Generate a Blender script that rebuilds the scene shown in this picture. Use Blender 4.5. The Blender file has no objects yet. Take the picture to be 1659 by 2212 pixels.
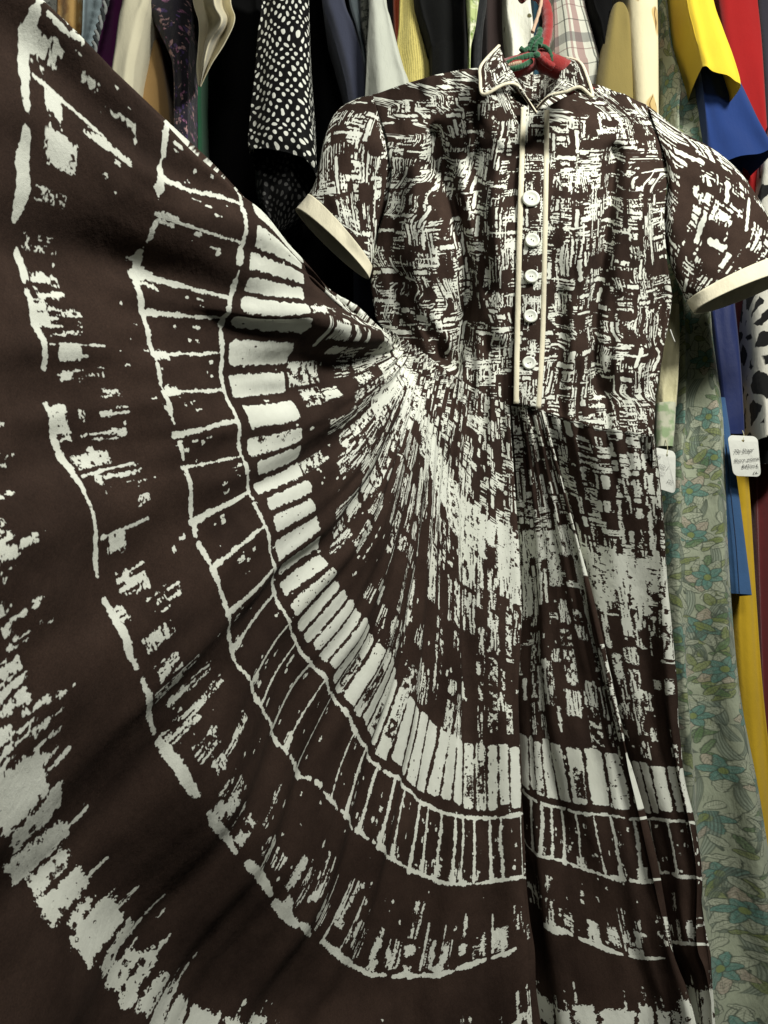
import bpy, math, random
import numpy as np
from mathutils import Vector

random.seed(7)
rng = np.random.default_rng(11)
scene = bpy.context.scene
COL = scene.collection

# ------------------------------------------------------------------ camera
PITCH = math.radians(9.0)
CAM_Z = 0.95
FPX, CX, CY = 1598.0, 829.5, 1106.0          # focal length / centre, in units of a 1659 x 2212 frame
cam_data = bpy.data.cameras.new('camera')
cam_data.sensor_fit = 'VERTICAL'
cam_data.sensor_height = 36.0
cam_data.lens = 36.0 * FPX / 2212.0
cam_data.clip_start = 0.01
cam_data.clip_end = 50.0
cam_data.dof.use_dof = True
cam_data.dof.focus_distance = 0.92
cam_data.dof.aperture_fstop = 26.0
cam = bpy.data.objects.new('camera', cam_data)
COL.objects.link(cam)
cam.location = (0, 0, CAM_Z)
cam.rotation_euler = (math.radians(90) + PITCH, 0, 0)
scene.camera = cam

# ------------------------------------------------------------------ world, lamps, exposure
world = bpy.data.worlds.new('World')
scene.world = world
world.use_nodes = True
bg = world.node_tree.nodes['Background']
bg.inputs[0].default_value = (0.92, 1.0, 0.93, 1)
bg.inputs[1].default_value = 0.028

def area_lamp(name, loc, aim, size, power, colour):
    l = bpy.data.lights.new(name, 'AREA')
    l.shape = 'RECTANGLE'
    l.size, l.size_y = size
    l.energy = power
    l.color = colour
    o = bpy.data.objects.new(name, l)
    COL.objects.link(o)
    o.location = loc
    o.rotation_euler = (Vector(aim) - Vector(loc)).to_track_quat('-Z', 'Y').to_euler()
    return o
area_lamp('fill_lamp', (0.86, 0.0, 2.26), (0.05, 0.80, 1.30), (0.40, 0.22), 30, (1.0, 0.985, 0.90))
area_lamp('fill_lamp', (0.25, -0.90, 2.3), (0.1, 0.9, 1.5), (0.5, 0.3), 8, (1.0, 0.98, 0.90))  # weak frontal fill, added to brighten the clothes; not a fitting of the room

vs = scene.view_settings
vs.view_transform = 'Standard'
vs.look = 'None'
vs.exposure = 0.0
vs.gamma = 1.0
vs.use_curve_mapping = False
scene.cycles.use_denoising = True

# ------------------------------------------------------------------ places: a ray through the frame, met at a real distance
SP, CP = math.sin(PITCH), math.cos(PITCH)
def at(px, py, d):
    """point at depth d (metres along the optical axis); arrays allowed"""
    px, py, d = np.broadcast_arrays(np.asarray(px, float), np.asarray(py, float), np.asarray(d, float))
    x = (px - CX) / FPX * d
    yu = (CY - py) / FPX * d
    return np.stack([x, -SP * yu + CP * d, CAM_Z + CP * yu + SP * d], -1)
def at_wall(px, py, Y):
    """point on the vertical plane at world distance Y"""
    px, py, Y = np.broadcast_arrays(np.asarray(px, float), np.asarray(py, float), np.asarray(Y, float))
    yu = (CY - py) / FPX
    return at(px, py, Y / (CP - SP * yu))

# ------------------------------------------------------------------ numeric helpers
def cubic1(xk, yk, x):
    """natural cubic spline through (xk, yk[k,...])"""
    xk = np.asarray(xk, float); yk = np.asarray(yk, float)
    n = len(xk); h = np.diff(xk)
    Am = np.zeros((n, n)); Am[0, 0] = Am[-1, -1] = 1
    sh = yk.shape
    y = yk.reshape(n, -1); r = np.zeros_like(y)
    for i in range(1, n - 1):
        Am[i, i-1], Am[i, i], Am[i, i+1] = h[i-1], 2*(h[i-1]+h[i]), h[i]
        r[i] = 3 * ((y[i+1]-y[i])/h[i] - (y[i]-y[i-1])/h[i-1])
    c = np.linalg.solve(Am, r)
    b = (y[1:]-y[:-1])/h[:, None] - h[:, None]*(2*c[:-1]+c[1:])/3
    dd = (c[1:]-c[:-1])/(3*h[:, None])
    i = np.clip(np.searchsorted(xk, x) - 1, 0, n - 2)
    t = (np.asarray(x) - xk[i])[:, None]
    out = y[i] + b[i]*t + c[i]*t*t + dd[i]*t**3
    return out.reshape((len(x),) + sh[1:])
def catmull(P, t):
    """Catmull-Rom through P[k,...] at index positions t"""
    P = np.asarray(P, float); n = len(P)
    i = np.clip(np.floor(t).astype(int), 0, n - 2); f = (t - i)
    f = f.reshape((-1,) + (1,)*(P.ndim-1))
    p0 = P[np.clip(i-1, 0, n-1)]; p1 = P[i]; p2 = P[i+1]; p3 = P[np.clip(i+2, 0, n-1)]
    return 0.5*((2*p1) + (p2-p0)*f + (2*p0-5*p1+4*p2-p3)*f*f + (3*p1-p0-3*p2+p3)*f**3)
def smooth(a, b, x):
    t = np.clip((x-a)/(b-a), 0, 1); return t*t*(3-2*t)
def noise(h, w, cell_v, cell_u, seed):
    """value noise, 0..1, on an h x w canvas with the given cell sizes (pixels)"""
    r = np.random.default_rng(seed)
    gh, gw = int(h/cell_v)+3, int(w/cell_u)+3
    g = r.random((gh, gw), dtype=np.float32)
    y = np.arange(h, dtype=np.float32)/cell_v; x = np.arange(w, dtype=np.float32)/cell_u
    iy = y.astype(int); fy = y-iy; fy = fy*fy*(3-2*fy)
    ix = x.astype(int); fx = x-ix; fx = fx*fx*(3-2*fx)
    rows = g[iy]*(1-fy)[:, None] + g[iy+1]*fy[:, None]
    return rows[:, ix]*(1-fx)[None] + rows[:, ix+1]*fx[None]

# ------------------------------------------------------------------ mesh helpers
def link(name, me, mat=None, parent=None):
    o = bpy.data.objects.new(name, me)
    COL.objects.link(o)
    if mat is not None: me.materials.append(mat)
    if parent is not None: o.parent = parent
    return o
def raw_mesh(name, verts, faces, uv=None, smooth_=True):
    """faces: (n,4) int array of quads; uv per vertex"""
    me = bpy.data.meshes.new(name)
    verts = np.asarray(verts, np.float32).reshape(-1, 3); faces = np.asarray(faces, np.int32)
    n, k = faces.shape
    me.vertices.add(len(verts)); me.vertices.foreach_set('co', verts.ravel())
    me.loops.add(n*k); me.loops.foreach_set('vertex_index', faces.ravel())
    me.polygons.add(n)
    me.polygons.foreach_set('loop_start', np.arange(0, n*k, k, dtype=np.int32))
    me.polygons.foreach_set('loop_total', np.full(n, k, np.int32))
    me.polygons.foreach_set('use_smooth', np.full(n, smooth_, bool))
    if uv is not None:
        l = me.uv_layers.new(name='UVMap')
        l.data.foreach_set('uv', np.asarray(uv, np.float32).reshape(-1, 2)[faces.ravel()].ravel())
    me.update(calc_edges=True)
    return me
def grid_faces(r, c, wrap=False):
    i = np.arange(r-1)[:, None]; j = np.arange(c if wrap else c-1)[None]
    j2 = (j+1) % c
    a = i*c+j; b = i*c+j2; d = (i+1)*c+j; e = (i+1)*c+j2
    return np.stack([a, d, e, b], -1).reshape(-1, 4)
def sheet(name, P, mat, parent=None, uv=None, wrap=False, thick=0.0):
    """P[r,c,3] -> one smooth mesh object; thick = cloth thickness in metres"""
    r, c = P.shape[:2]
    me = raw_mesh(name, P, grid_faces(r, c, wrap), uv)
    o = link(name, me, mat, parent)
    if thick:
        m = o.modifiers.new('thickness', 'SOLIDIFY'); m.thickness = thick; m.offset = 0
    return o
def tube(name, path, rad, mat, parent=None, n=10, caps=True, flat=1.0):
    """round tube along path[k,3]; rad scalar or array"""
    path = np.asarray(path, float); k = len(path)
    rad = np.broadcast_to(np.asarray(rad, float), (k,))
    tan = np.gradient(path, axis=0); tan /= np.linalg.norm(tan, axis=1)[:, None] + 1e-12
    ref = np.array([0, 1.0, 0.03])
    s = np.cross(tan, ref); s /= np.linalg.norm(s, axis=1)[:, None] + 1e-9
    q = np.cross(s, tan)
    a = np.linspace(0, 2*np.pi, n, endpoint=False)
    V = path[:, None] + rad[:, None, None]*(np.cos(a)[None, :, None]*s[:, None] + flat*np.sin(a)[None, :, None]*q[:, None])
    F = grid_faces(k, n, True)
    V = V.reshape(-1, 3)
    if caps:
        V = np.vstack([V, path[:1], path[-1:]])
        a0, a1 = k*n, k*n+1
        j = np.arange(n); j2 = (j+1) % n
        F = np.vstack([F, np.stack([np.full(n, a0), j, j2, j2], -1), np.stack([np.full(n, a1), (k-1)*n+j2, (k-1)*n+j, (k-1)*n+j], -1)])
        # degenerate quads are written as triangles below
    me = bpy.data.meshes.new(name)
    me.from_pydata([tuple(v) for v in V], [], [tuple(dict.fromkeys(map(int, f))) for f in F])
    me.polygons.foreach_set('use_smooth', np.ones(len(me.polygons), bool))
    me.update()
    return link(name, me, mat, parent)
def resample(pts, n):
    pts = np.asarray(pts, float)
    return catmull(pts, np.linspace(0, len(pts)-1, n))
def empty(name, loc=(0, 0, 0)):
    o = bpy.data.objects.new(name, None); COL.objects.link(o); o.empty_display_size = 0.05
    return o
def tag(o, label, cat, group=None, kind=None):
    o['label'] = label; o['category'] = cat
    if group: o['group'] = group
    if kind: o['kind'] = kind
    return o

# ------------------------------------------------------------------ materials
def srgb(r, g, b):
    f = lambda c: (c/255/12.92) if c/255 <= 0.04045 else ((c/255+0.055)/1.055)**2.4
    return (f(r), f(g), f(b), 1)
class NT:
    def __init__(self, name):
        self.m = bpy.data.materials.new(name); self.m.use_nodes = True
        self.t = self.m.node_tree; self.b = self.t.nodes['Principled BSDF']
        self.tc = self.t.nodes.new('ShaderNodeTexCoord')
    def n(self, kind, **kw):
        nd = self.t.nodes.new(kind)
        for k, v in kw.items(): setattr(nd, k, v)
        return nd
    def l(self, a, b): self.t.links.new(a, b)
    def math(self, op, a, b=None, c=None):
        nd = self.n('ShaderNodeMath', operation=op)
        for i, v in enumerate((a, b, c)):
            if v is None: continue
            if isinstance(v, (int, float)): nd.inputs[i].default_value = v
            else: self.l(v, nd.inputs[i])
        return nd.outputs[0]
    def noise(self, coord, scale, detail=3, rough=0.55, stretch=(1, 1, 1)):
        mp = self.n('ShaderNodeMapping'); mp.inputs['Scale'].default_value = stretch
        self.l(coord, mp.inputs[0])
        nz = self.n('ShaderNodeTexNoise'); nz.inputs['Scale'].default_value = scale
        nz.inputs['Detail'].default_value = detail; nz.inputs['Roughness'].default_value = rough
        self.l(mp.outputs[0], nz.inputs['Vector'])
        return nz.outputs['Fac']
    def ramp(self, fac, stops, mode='LINEAR'):
        r = self.n('ShaderNodeValToRGB'); r.color_ramp.interpolation = mode
        el = r.color_ramp.elements
        while len(el) < len(stops): el.new(0.5)
        for e, (p, c) in zip(el, stops): e.position = p; e.color = c
        self.l(fac, r.inputs[0]); return r.outputs[0]
    def mix(self, fac, a, b, mode='MIX'):
        mx = self.n('ShaderNodeMix', data_type='RGBA', blend_type=mode)
        if isinstance(fac, (int, float)): mx.inputs[0].default_value = fac
        else: self.l(fac, mx.inputs[0])
        for i, v in ((6, a), (7, b)):
            if isinstance(v, tuple): mx.inputs[i].default_value = v
            else: self.l(v, mx.inputs[i])
        return mx.outputs[2]
    def cloth(self, colour, rough=0.85, sheen=0.15, weave=900.0, bump=0.25, wear=0.12, crease=0.0):
        """finish: slow tone variation, fine weave bump, optional creasing"""
        co = self.tc.outputs['Object']
        v = self.noise(co, 9, 4)
        tone = self.ramp(v, [(0.3, (1-wear, 1-wear, 1-wear, 1)), (0.7, (1, 1, 1, 1))])
        c = self.mix(1.0, colour, tone, 'MULTIPLY')
        self.l(c, self.b.inputs['Base Color'])
        self.b.inputs['Roughness'].default_value = rough
        self.b.inputs['Sheen Weight'].default_value = sheen
        self.b.inputs['Sheen Roughness'].default_value = 0.6
        self.b.inputs['Specular IOR Level'].default_value = 0.12
        w = self.noise(co, weave, 2, 0.6)
        bp = self.n('ShaderNodeBump'); bp.inputs['Strength'].default_value = bump; bp.inputs['Distance'].default_value = 0.0006
        self.l(w, bp.inputs['Height'])
        if crease:
            cz = self.noise(co, 26, 5, 0.6, (1, 1, 0.45))
            b2 = self.n('ShaderNodeBump'); b2.inputs['Strength'].default_value = crease; b2.inputs['Distance'].default_value = 0.012
            self.l(cz, b2.inputs['Height']); self.l(b2.outputs[0], bp.inputs['Normal'])
        self.l(bp.outputs[0], self.b.inputs['Normal'])
        return self.m
def plain(name, col, **kw):
    kw.setdefault('crease', .35)
    return NT(name).cloth(col, **kw)
def drawn_image(name, rgb):
    """a picture drawn by this script (rows go up in v)"""
    h, w = rgb.shape[:2]
    im = bpy.data.images.new(name, w, h, alpha=False, float_buffer=False)
    im.colorspace_settings.name = 'Non-Color'
    px = np.ones((h, w, 4), np.float32); px[..., :3] = rgb if rgb.ndim == 3 else rgb[..., None]
    im.pixels.foreach_set(px.ravel()); im.update()
    return im
BROWN, WHITE = srgb(84, 66, 58), srgb(236, 239, 228)
def print_material(name, img):
    k = NT(name)
    ti = k.n('ShaderNodeTexImage', image=img, extension='REPEAT', interpolation='Cubic')
    k.l(k.tc.outputs['UV'], ti.inputs[0])
    m = k.n('ShaderNodeSeparateColor'); k.l(ti.outputs[0], m.inputs[0])
    co = k.tc.outputs['UV']
    thread = k.noise(k.tc.outputs['Object'], 420, 2, 0.6)
    e = k.math('ADD', m.outputs[0], k.math('MULTIPLY', k.math('SUBTRACT', thread, 0.5), 0.22))
    fac = k.ramp(e, [(0.26, (0, 0, 0, 1)), (0.74, (1, 1, 1, 1))])
    fade = k.noise(k.tc.outputs['Object'], 14, 5)
    ink = k.ramp(fade, [(0.3, srgb(45, 34, 29)), (0.7, srgb(64, 50, 43))])
    ground = k.ramp(fade, [(0.25, srgb(222, 225, 212)), (0.6, WHITE)])
    slub = k.ramp(k.noise(k.tc.outputs['Object'], 800, 3, .7), [(.3, (.72, .72, .72, 1)), (.7, (1.25, 1.22, 1.2, 1))])
    worn = k.ramp(k.noise(k.tc.outputs['Object'], 45, 6, .7), [(.45, (0, 0, 0, 1)), (.8, (.10, .10, .10, 1))])
    ink = k.mix(worn, k.mix(1.0, ink, slub, 'MULTIPLY'), srgb(104, 86, 76))
    return k.cloth(k.mix(fac, ink, ground), rough=0.92, sheen=0.0, weave=1100, bump=0.3, wear=0.08, crease=0.28)

# ------------------------------------------------------------------ backdrop: the dark wall behind the rail
wall_m = plain('dark_wall_paint', srgb(26, 25, 24), weave=60, sheen=0.0)
w = sheet('wall', np.array([[(-3, 2.3, -1), (3, 2.3, -1)], [(-3, 2.3, 4), (3, 2.3, 4)]], float), wall_m)
w['kind'] = 'structure'
w = sheet('floor', np.array([[(-3, -2.5, 0), (3, -2.5, 0)], [(-3, 2.3, 0), (3, 2.3, 0)]], float), plain('dark_carpet', srgb(44, 42, 40), weave=120))
w['kind'] = 'structure'

# ================================================================== THE DRESS
dress = empty('dress')
tag(dress, 'brown and white brush print shirtwaist dress with its full skirt pulled out wide', 'dress')

# ---- skirt: lengthwise lines (stations) traced round the skirt, each met at eight rings of the print
SLEN = np.array([0, .16, .45, .537, .61, .70, .768, .812])
ring_W = [(822,712),(828,714),(834,717),(840,720),(845,723),(850,726),(858,730),(867,735),(876,740),(885,745),(893,750),(901,756),(910,763),(920,771),(933,781),(950,793),(968,806),(985,818),(1003,831),(1030,848),(1062,865),(1100,880)]
ring_P = [(835,725),(840,729),(845,733),(850,738),(853,743),(857,749),(862,757),(867,766),(872,775),(878,787),(884,800),(890,815),(897,832),(905,852),(914,876),(924,903),(938,940),(955,990),(978,1040),(1010,1082),(1060,1122),(1112,1150)]
ring_A = [(640,560),(648,572),(653,590),(660,662),(661,702),(625,768),(620,830),(645,882),(646,940),(662,1010),(686,1080),(700,1140),(705,1200),(745,1268),(790,1335),(835,1405),(868,1480),(910,1530),(958,1572),(1003,1596),(1057,1604),(1117,1606)]
ring_C = [(508,412),(517,442),(519,528),(496,641),(476,688),(479,765),(479,841),(514,908),(523,984),(556,1060),(572,1135),(593,1223),(600,1283),(643,1389),(702,1465),(760,1560),(816,1650),(876,1703),(924,1738),(998,1765),(1057,1766),(1125,1760)]
ring_D = [(358,272),(351,379),(333,459),(293,584),(312,681),(333,765),(351,855),(375,935),(401,1012),(430,1130),(455,1228),(490,1325),(510,1412),(568,1521),(619,1620),(704,1710),(785,1800),(841,1852),(905,1888),(990,1905),(1057,1902),(1130,1895)]
ring_E = [(85,8),(62,140),(45,320),(50,530),(65,665),(90,770),(107,880),(140,975),(172,1075),(215,1237),(262,1370),(310,1490),(345,1590),(440,1750),(515,1850),(600,1950),(690,2040),(770,2095),(865,2112),(965,2102),(1050,2075),(1142,2040)]
ring_F = [(-90,-140),(-110,60),(-120,270),(-100,505),(-85,660),(-60,780),(-40,905),(0,1020),(40,1130),(80,1320),(105,1480),(120,1660),(165,1790),(245,1925),(345,2035),(450,2120),(585,2190),(690,2225),(830,2240),(950,2235),(1050,2215),(1148,2160)]
ring_G = [(-200,-250),(-220,10),(-230,240),(-200,490),(-180,655),(-160,790),(-140,925),(-100,1060),(-70,1180),(-50,1410),(-25,1600),(0,1780),(55,1890),(175,2040),(265,2165),(390,2260),(550,2310),(670,2330),(820,2340),(950,2335),(1055,2310),(1160,2270)]
RP = np.array([ring_W, ring_P, ring_A, ring_C, ring_D, ring_E, ring_F, ring_G], float)      # ring, station, xy
NF = RP.shape[1]
fall = np.array([1.0, .965, .885, .86, .838, .81, .79, .776])                               # depth of the free hanging part
# distance of each ring: the cloth runs towards the camera so that every ring keeps its length from the waist
dep = np.zeros((8, NF))
for k in range(NF):
    dep[0, k] = 1.0
    for r in range(1, 8):
        p0 = np.append((RP[r-1, k]-[CX, CY])/FPX, 1)*dep[r-1, k]
        q = np.append((RP[r, k]-[CX, CY])/FPX, 1)
        ds = SLEN[r]-SLEN[r-1]
        a_, b_, c_ = q@q, -2*q@p0, p0@p0-ds*ds
        disc = b_*b_-4*a_*c_
        dep[r, k] = (-b_-math.sqrt(disc))/(2*a_) if disc > 0 else -b_/2/a_
dep = 1-(1-dep)*0.86
wgt = smooth(11.5, 19.5, np.arange(NF))
dep = dep*(1-wgt)+fall[:, None]*wgt
for _ in range(3):
    e_ = np.pad(dep, ((0, 0), (1, 1)), 'edge'); dep = .25*e_[:, :-2]+.5*e_[:, 1:-1]+.25*e_[:, 2:]
stations = []          # (xy[8,2], depth[8])
def add_station(xy, d): stations.append((np.array(xy, float), np.array(d, float)))
ramp8 = SLEN/SLEN[-1]
for sx, sy, dd in ((70, 120, .10), (34, 55, .05), (8, 12, .018)):                            # turned back behind the top edge
    xy = RP[:, 0]+np.array([sx*.3, sy])*np.maximum(ramp8, .12)[:, None]
    add_station(xy, dep[:, 0]+dd*np.maximum(ramp8, .25))
N0 = len(stations)
for k in range(NF): add_station(RP[:, k], dep[:, k])
N1 = len(stations)
OPEN8 = smooth(-.03, .30, SLEN)*.9+.1*ramp8+.012
def back_fold(base, steps):
    for sx, dd in steps:
        add_station(base[0]+np.array([sx, 2])*np.maximum(OPEN8, .2)[:, None], base[1]+dd*OPEN8)
back_fold(stations[-1], ((-8, .02), (-34, .05)))
P2 = [[(1086,886),(1096,1150),(1100,1572),(1106,1688),(1108,1800),(1116,1950),(1126,2100),(1130,2180)],
      [(1108,888),(1130,1150),(1150,1588),(1155,1722),(1160,1835),(1175,1985),(1190,2140),(1195,2215)],
      [(1122,889),(1152,1150),(1178,1596),(1200,1748),(1205,1858),(1210,2015),(1232,2155),(1240,2230)],
      [(1145,891),(1195,1143),(1258,1612),(1280,1760),(1302,1889),(1335,2060),(1358,2158),(1365,2240)],
      [(1165,891),(1225,1144),(1325,1624),(1352,1768),(1378,1902),(1412,2068),(1440,2158),(1455,2240)],
      [(1174,891),(1241,1146),(1352,1627),(1388,1766),(1418,1900),(1453,2066),(1482,2150),(1502,2240)]]
for i, xy in enumerate(P2): add_station(xy, fall+(.150-.023*i-.010*math.sin(i/5*math.pi))*OPEN8)
N2 = len(stations)
back_fold(stations[-1], ((-8, .02), (-34, .06)))
P3 = [[(1166,902),(1232,1160),(1330,1625),(1362,1768),(1390,1885),(1425,2035),(1450,2120),(1470,2215)],
      [(1215,915),(1270,1190),(1362,1640),(1398,1768),(1420,1884),(1452,2038),(1480,2122),(1495,2220)],
      [(1290,928),(1330,1200),(1400,1648),(1430,1770),(1450,1888),(1478,2040),(1502,2122),(1515,2222)],
      [(1370,938),(1395,1206),(1440,1653),(1468,1774),(1488,1893),(1505,2042),(1522,2120),(1532,2222)],
      [(1414,942),(1432,1210),(1464,1655),(1490,1776),(1508,1896),(1520,2042),(1533,2118),(1542,2222)]]
for i, xy in enumerate(P3): add_station(xy, fall+.004+(.200-.022*i-.012*math.sin(i/4*math.pi))*OPEN8)
N3 = len(stations)
back_fold(stations[-1], ((-6, .03), (-60, .10), (-220, .17)))
NS = len(stations)
XY = np.stack([s[0] for s in stations], 1); DP = np.stack([s[1] for s in stations], 1)
pass
# hem, one more ring
XY = np.concatenate([XY, XY[-1:]+2.0*(XY[-1:]-XY[-2:-1])]); DP = np.concatenate([DP, DP[-1:]+1.6*(DP[-1:]-DP[-2:-1])])
SV = np.append(SLEN, .905)
CTRL = at(XY[..., 0], XY[..., 1], DP)                                # [9, NS, 3]
# print coordinate round the skirt: millimetres measured along the ladder rings
mid = .5*(CTRL[3]+CTRL[4])
UST = np.concatenate([[0], np.cumsum(np.maximum(np.linalg.norm(np.diff(mid, axis=0), axis=1)*1000, 9.0))])
UTOT = UST[-1]; VTOT = SV[-1]*1000

# dense skirt surface
nr, nc = 230, 820
nc_s = nc; tv = np.linspace(0, SV[-1], nr); tu = np.linspace(0, NS-1, nc)
rows = cubic1(SV, CTRL, tv)                                          # [nr, NS, 3]
SK = catmull(rows.transpose(1, 0, 2), tu).transpose(1, 0, 2)
uu = np.interp(tu, np.arange(NS), UST)
# soft pleats that radiate from the gathered waist, and tiny gathers next to it
nrm = np.cross(np.gradient(SK, axis=1), np.gradient(SK, axis=0)); nrm /= np.linalg.norm(nrm, axis=2)[..., None]+1e-12
sgn = np.sign((nrm*(np.array([0, 0, CAM_Z])-SK)).sum(-1)); nrm *= sgn[..., None]
V_, U_ = np.meshgrid(tv, uu, indexing='ij')
pleat = np.zeros_like(V_)
for per, amp, ph in ((95, .0045, .4), (57, .0028, 1.7), (33, .0013, 2.2)):
    pleat += amp*np.sin(2*np.pi*(U_/per)+ph+2.2*np.sin(V_*4+ph))
gapn = np.linalg.norm(np.diff(CTRL, axis=1), axis=2)*1000/np.diff(UST)[None]
comp = np.stack([np.interp(uu, .5*(UST[1:]+UST[:-1]), g) for g in gapn])
comp = np.clip(np.stack([np.interp(tv, SV, comp[:, j]) for j in range(nc)], 1), .06, 1)
hang = smooth(UST[N0+11], UST[N0+19], U_)
pleat *= smooth(.05, .35, V_)*(.55+.45*smooth(.9, .5, V_))*(.5+.5*hang)*smooth(0, .8, comp)
gath = .0032*np.sin(U_/4.6+1.5*np.sin(U_/31))*(1-smooth(.02, .30, V_))*smooth(0, .02, V_)
gath *= np.where(U_ > UST[N1-2], .5, .9)
gath += .0016*np.sin(U_/7.9+.8)*(1-smooth(.1, .42, V_))*smooth(0, .02, V_)
rumple = ((noise(nr, nc, 30, 24, 5)-.5)*.010+(noise(nr, nc, 12, 9, 15)-.5)*.0035)*smooth(.1, .4, V_)
SK = SK+nrm*(pleat+gath+rumple)[..., None]

# ---- the border print, drawn on a canvas: columns = mm round the skirt, rows = mm down from the waist
R = 2.4
CW, CH = int(UTOT*R), int(VTOT*R)
M = np.zeros((CH, CW), np.float32)
nF = noise(CH, CW, 1.1*R, 1.1*R, 1); nM = noise(CH, CW, 4*R, 4*R, 2); nL = noise(CH, CW, 14*R, 14*R, 3)
nV = noise(CH, CW, 12*R, 1.6*R, 4); nH = noise(CH, CW, 1.6*R, 9*R, 6); nV2 = noise(CH, CW, 30*R, 2.2*R, 8)
def u_on(ring, x, y, lo=N0, hi=N1):
    """print coordinate of the place on a ring nearest a seen point"""
    q = XY[ring, lo:hi]; best = (1e18, 0)
    for i in range(len(q)-1):
        e_ = q[i+1]-q[i]; t = np.clip(((np.array([x, y])-q[i])@e_)/(e_@e_+1e-9), 0, 1)
        d_ = ((q[i]+t*e_-[x, y])**2).sum()
        if d_ < best[0]: best = (d_, UST[lo+i]+t*(UST[lo+i+1]-UST[lo+i]))
    return best[1]
def window(u0, u1, v0, v1, pad=6):
    c0, c1 = max(0, int((u0-pad)*R)), min(CW, int((u1+pad)*R)+1)
    r0, r1 = max(0, int((v0-pad)*R)), min(CH, int((v1+pad)*R)+1)
    if c1 <= c0+1 or r1 <= r0+1: return None
    return (slice(r0, r1), slice(c0, c1)), (np.arange(c0, c1, dtype=np.float32)/R)[None], (np.arange(r0, r1, dtype=np.float32)/R)[:, None]
def block(u0, u1, v0, v1, ragged=.8, rnd=1.6, dry=0.0, lean=0.0, value=1.0, grain='v', taper=0.0):
    """a brushed rectangle; dry = share of the paint missing in streaks"""
    w_ = window(min(u0, u1)-abs(lean), max(u0, u1)+abs(lean), v0, v1)
    if w_ is None: return
    s, u, v = w_
    f = (v-v0)/max(v1-v0, 1e-3)
    um = (u0+u1)/2+lean*(f-.5); hw = (u1-u0)/2*(1-taper*(1-f)); vm, hv = (v0+v1)/2, (v1-v0)/2
    dx = np.abs(u-um)-hw+rnd; dy = np.abs(v-vm)-hv+rnd
    sd = np.sqrt(np.maximum(dx, 0)**2+np.maximum(dy, 0)**2)+np.minimum(np.maximum(dx, dy), 0)-rnd
    sd = sd+(nM[s]-.5)*ragged*2.4+(nF[s]-.5)*ragged*1.6
    a = np.clip(.5-sd*1.4, 0, 1)
    if dry > 0:
        g = {'v': nV, 'h': nH, 'f': nM}[grain][s]
        g = .64*g+.36*nF[s]
        edge = smooth(0, 1, np.clip(np.abs(f-.5)*2, 0, 1))
        a = a*np.clip((g-(.14+dry*.62)+.05*edge*0)*9+.5, 0, 1)
    if value > .5: M[s] = np.maximum(M[s], a)
    else: M[s] *= (1-a)
def line(pts, width, ragged=.6, value=1.0):
    pts = np.array(pts, float)
    for i in range(len(pts)-1):
        (u0, v0), (u1, v1) = pts[i], pts[i+1]
        w_ = window(min(u0, u1), max(u0, u1), min(v0, v1), max(v0, v1), 8)
        if w_ is None: continue
        s, u, v = w_
        e_ = np.array([u1-u0, v1-v0]); L2 = e_@e_+1e-9
        t = np.clip(((u-u0)*e_[0]+(v-v0)*e_[1])/L2, 0, 1)
        w0 = width[i] if np.ndim(width) else width; w1 = width[i+1] if np.ndim(width) else width
        sd = np.hypot(u-u0-t*e_[0], v-v0-t*e_[1])-(w0+(w1-w0)*t)/2
        sd = sd+(nM[s]-.5)*ragged*1.8+(nF[s]-.5)*ragged*1.5
        a = np.clip(.5-sd*1.4, 0, 1)
        M[s] = np.maximum(M[s], a) if value > .5 else M[s]*(1-a)
ru = random.uniform

gapw = np.linalg.norm(np.diff(CTRL, axis=1), axis=2)*1000/np.diff(UST)[None]          # how far the gathers close the cloth up
umid = .5*(UST[1:]+UST[:-1])
def wide(u, v):
    k = int(np.argmin(np.abs(umid-u))); return float(np.clip(1/np.interp(v/1000, SV, gapw[:, k]), 1, 5.5))
nVw, nHw, nFw, nMw = noise(CH, CW, 11*R, 3.6*R, 14), noise(CH, CW, 1.4*R, 22*R, 16), noise(CH, CW, 1.2*R, 3.6*R, 11), noise(CH, CW, 4*R, 11*R, 12)
keep = (nV, nH, nF, nM)
def grain_for(k):
    global nV, nH, nF, nM
    nV, nH, nF, nM = (nVw, nHw, nFw, nMw) if k > 2.4 else keep
# 1 busy woven-looking field below the waist seam
u = 0.0
while u < UTOT:
    k = wide(u, 80); grain_for(k); wd = ru(4, 10)*k; v = ru(-10, 4)
    while v < 172:
        ln = ru(8, 30); c = random.random()
        if c < .45: block(u, u+wd*ru(.5, 1), v, v+ln, dry=ru(.38, .62))
        elif c < .68: block(u, u+wd*1.2, v, v+ln, dry=ru(.38, .6), grain='h')
        elif c < .80: block(u+ru(0, 2)*k, u+wd*.8, v, v+ln*.6, ragged=.6)
        v += ln+ru(0, 3)
    u += wd+ru(.2, 1.2)*k
u = 0.0
while u < UTOT:
    k = wide(u, 80); grain_for(k); v = ru(5, 150)
    if random.random() < .5: block(u, u+ru(6, 20)*k, v, v+ru(1.2, 3), value=0, ragged=.5)
    else: block(u, u+ru(4, 9)*k, v, v+ru(7, 18), value=0, rnd=4, ragged=1)
    u += ru(2, 5)*k**.7
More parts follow.
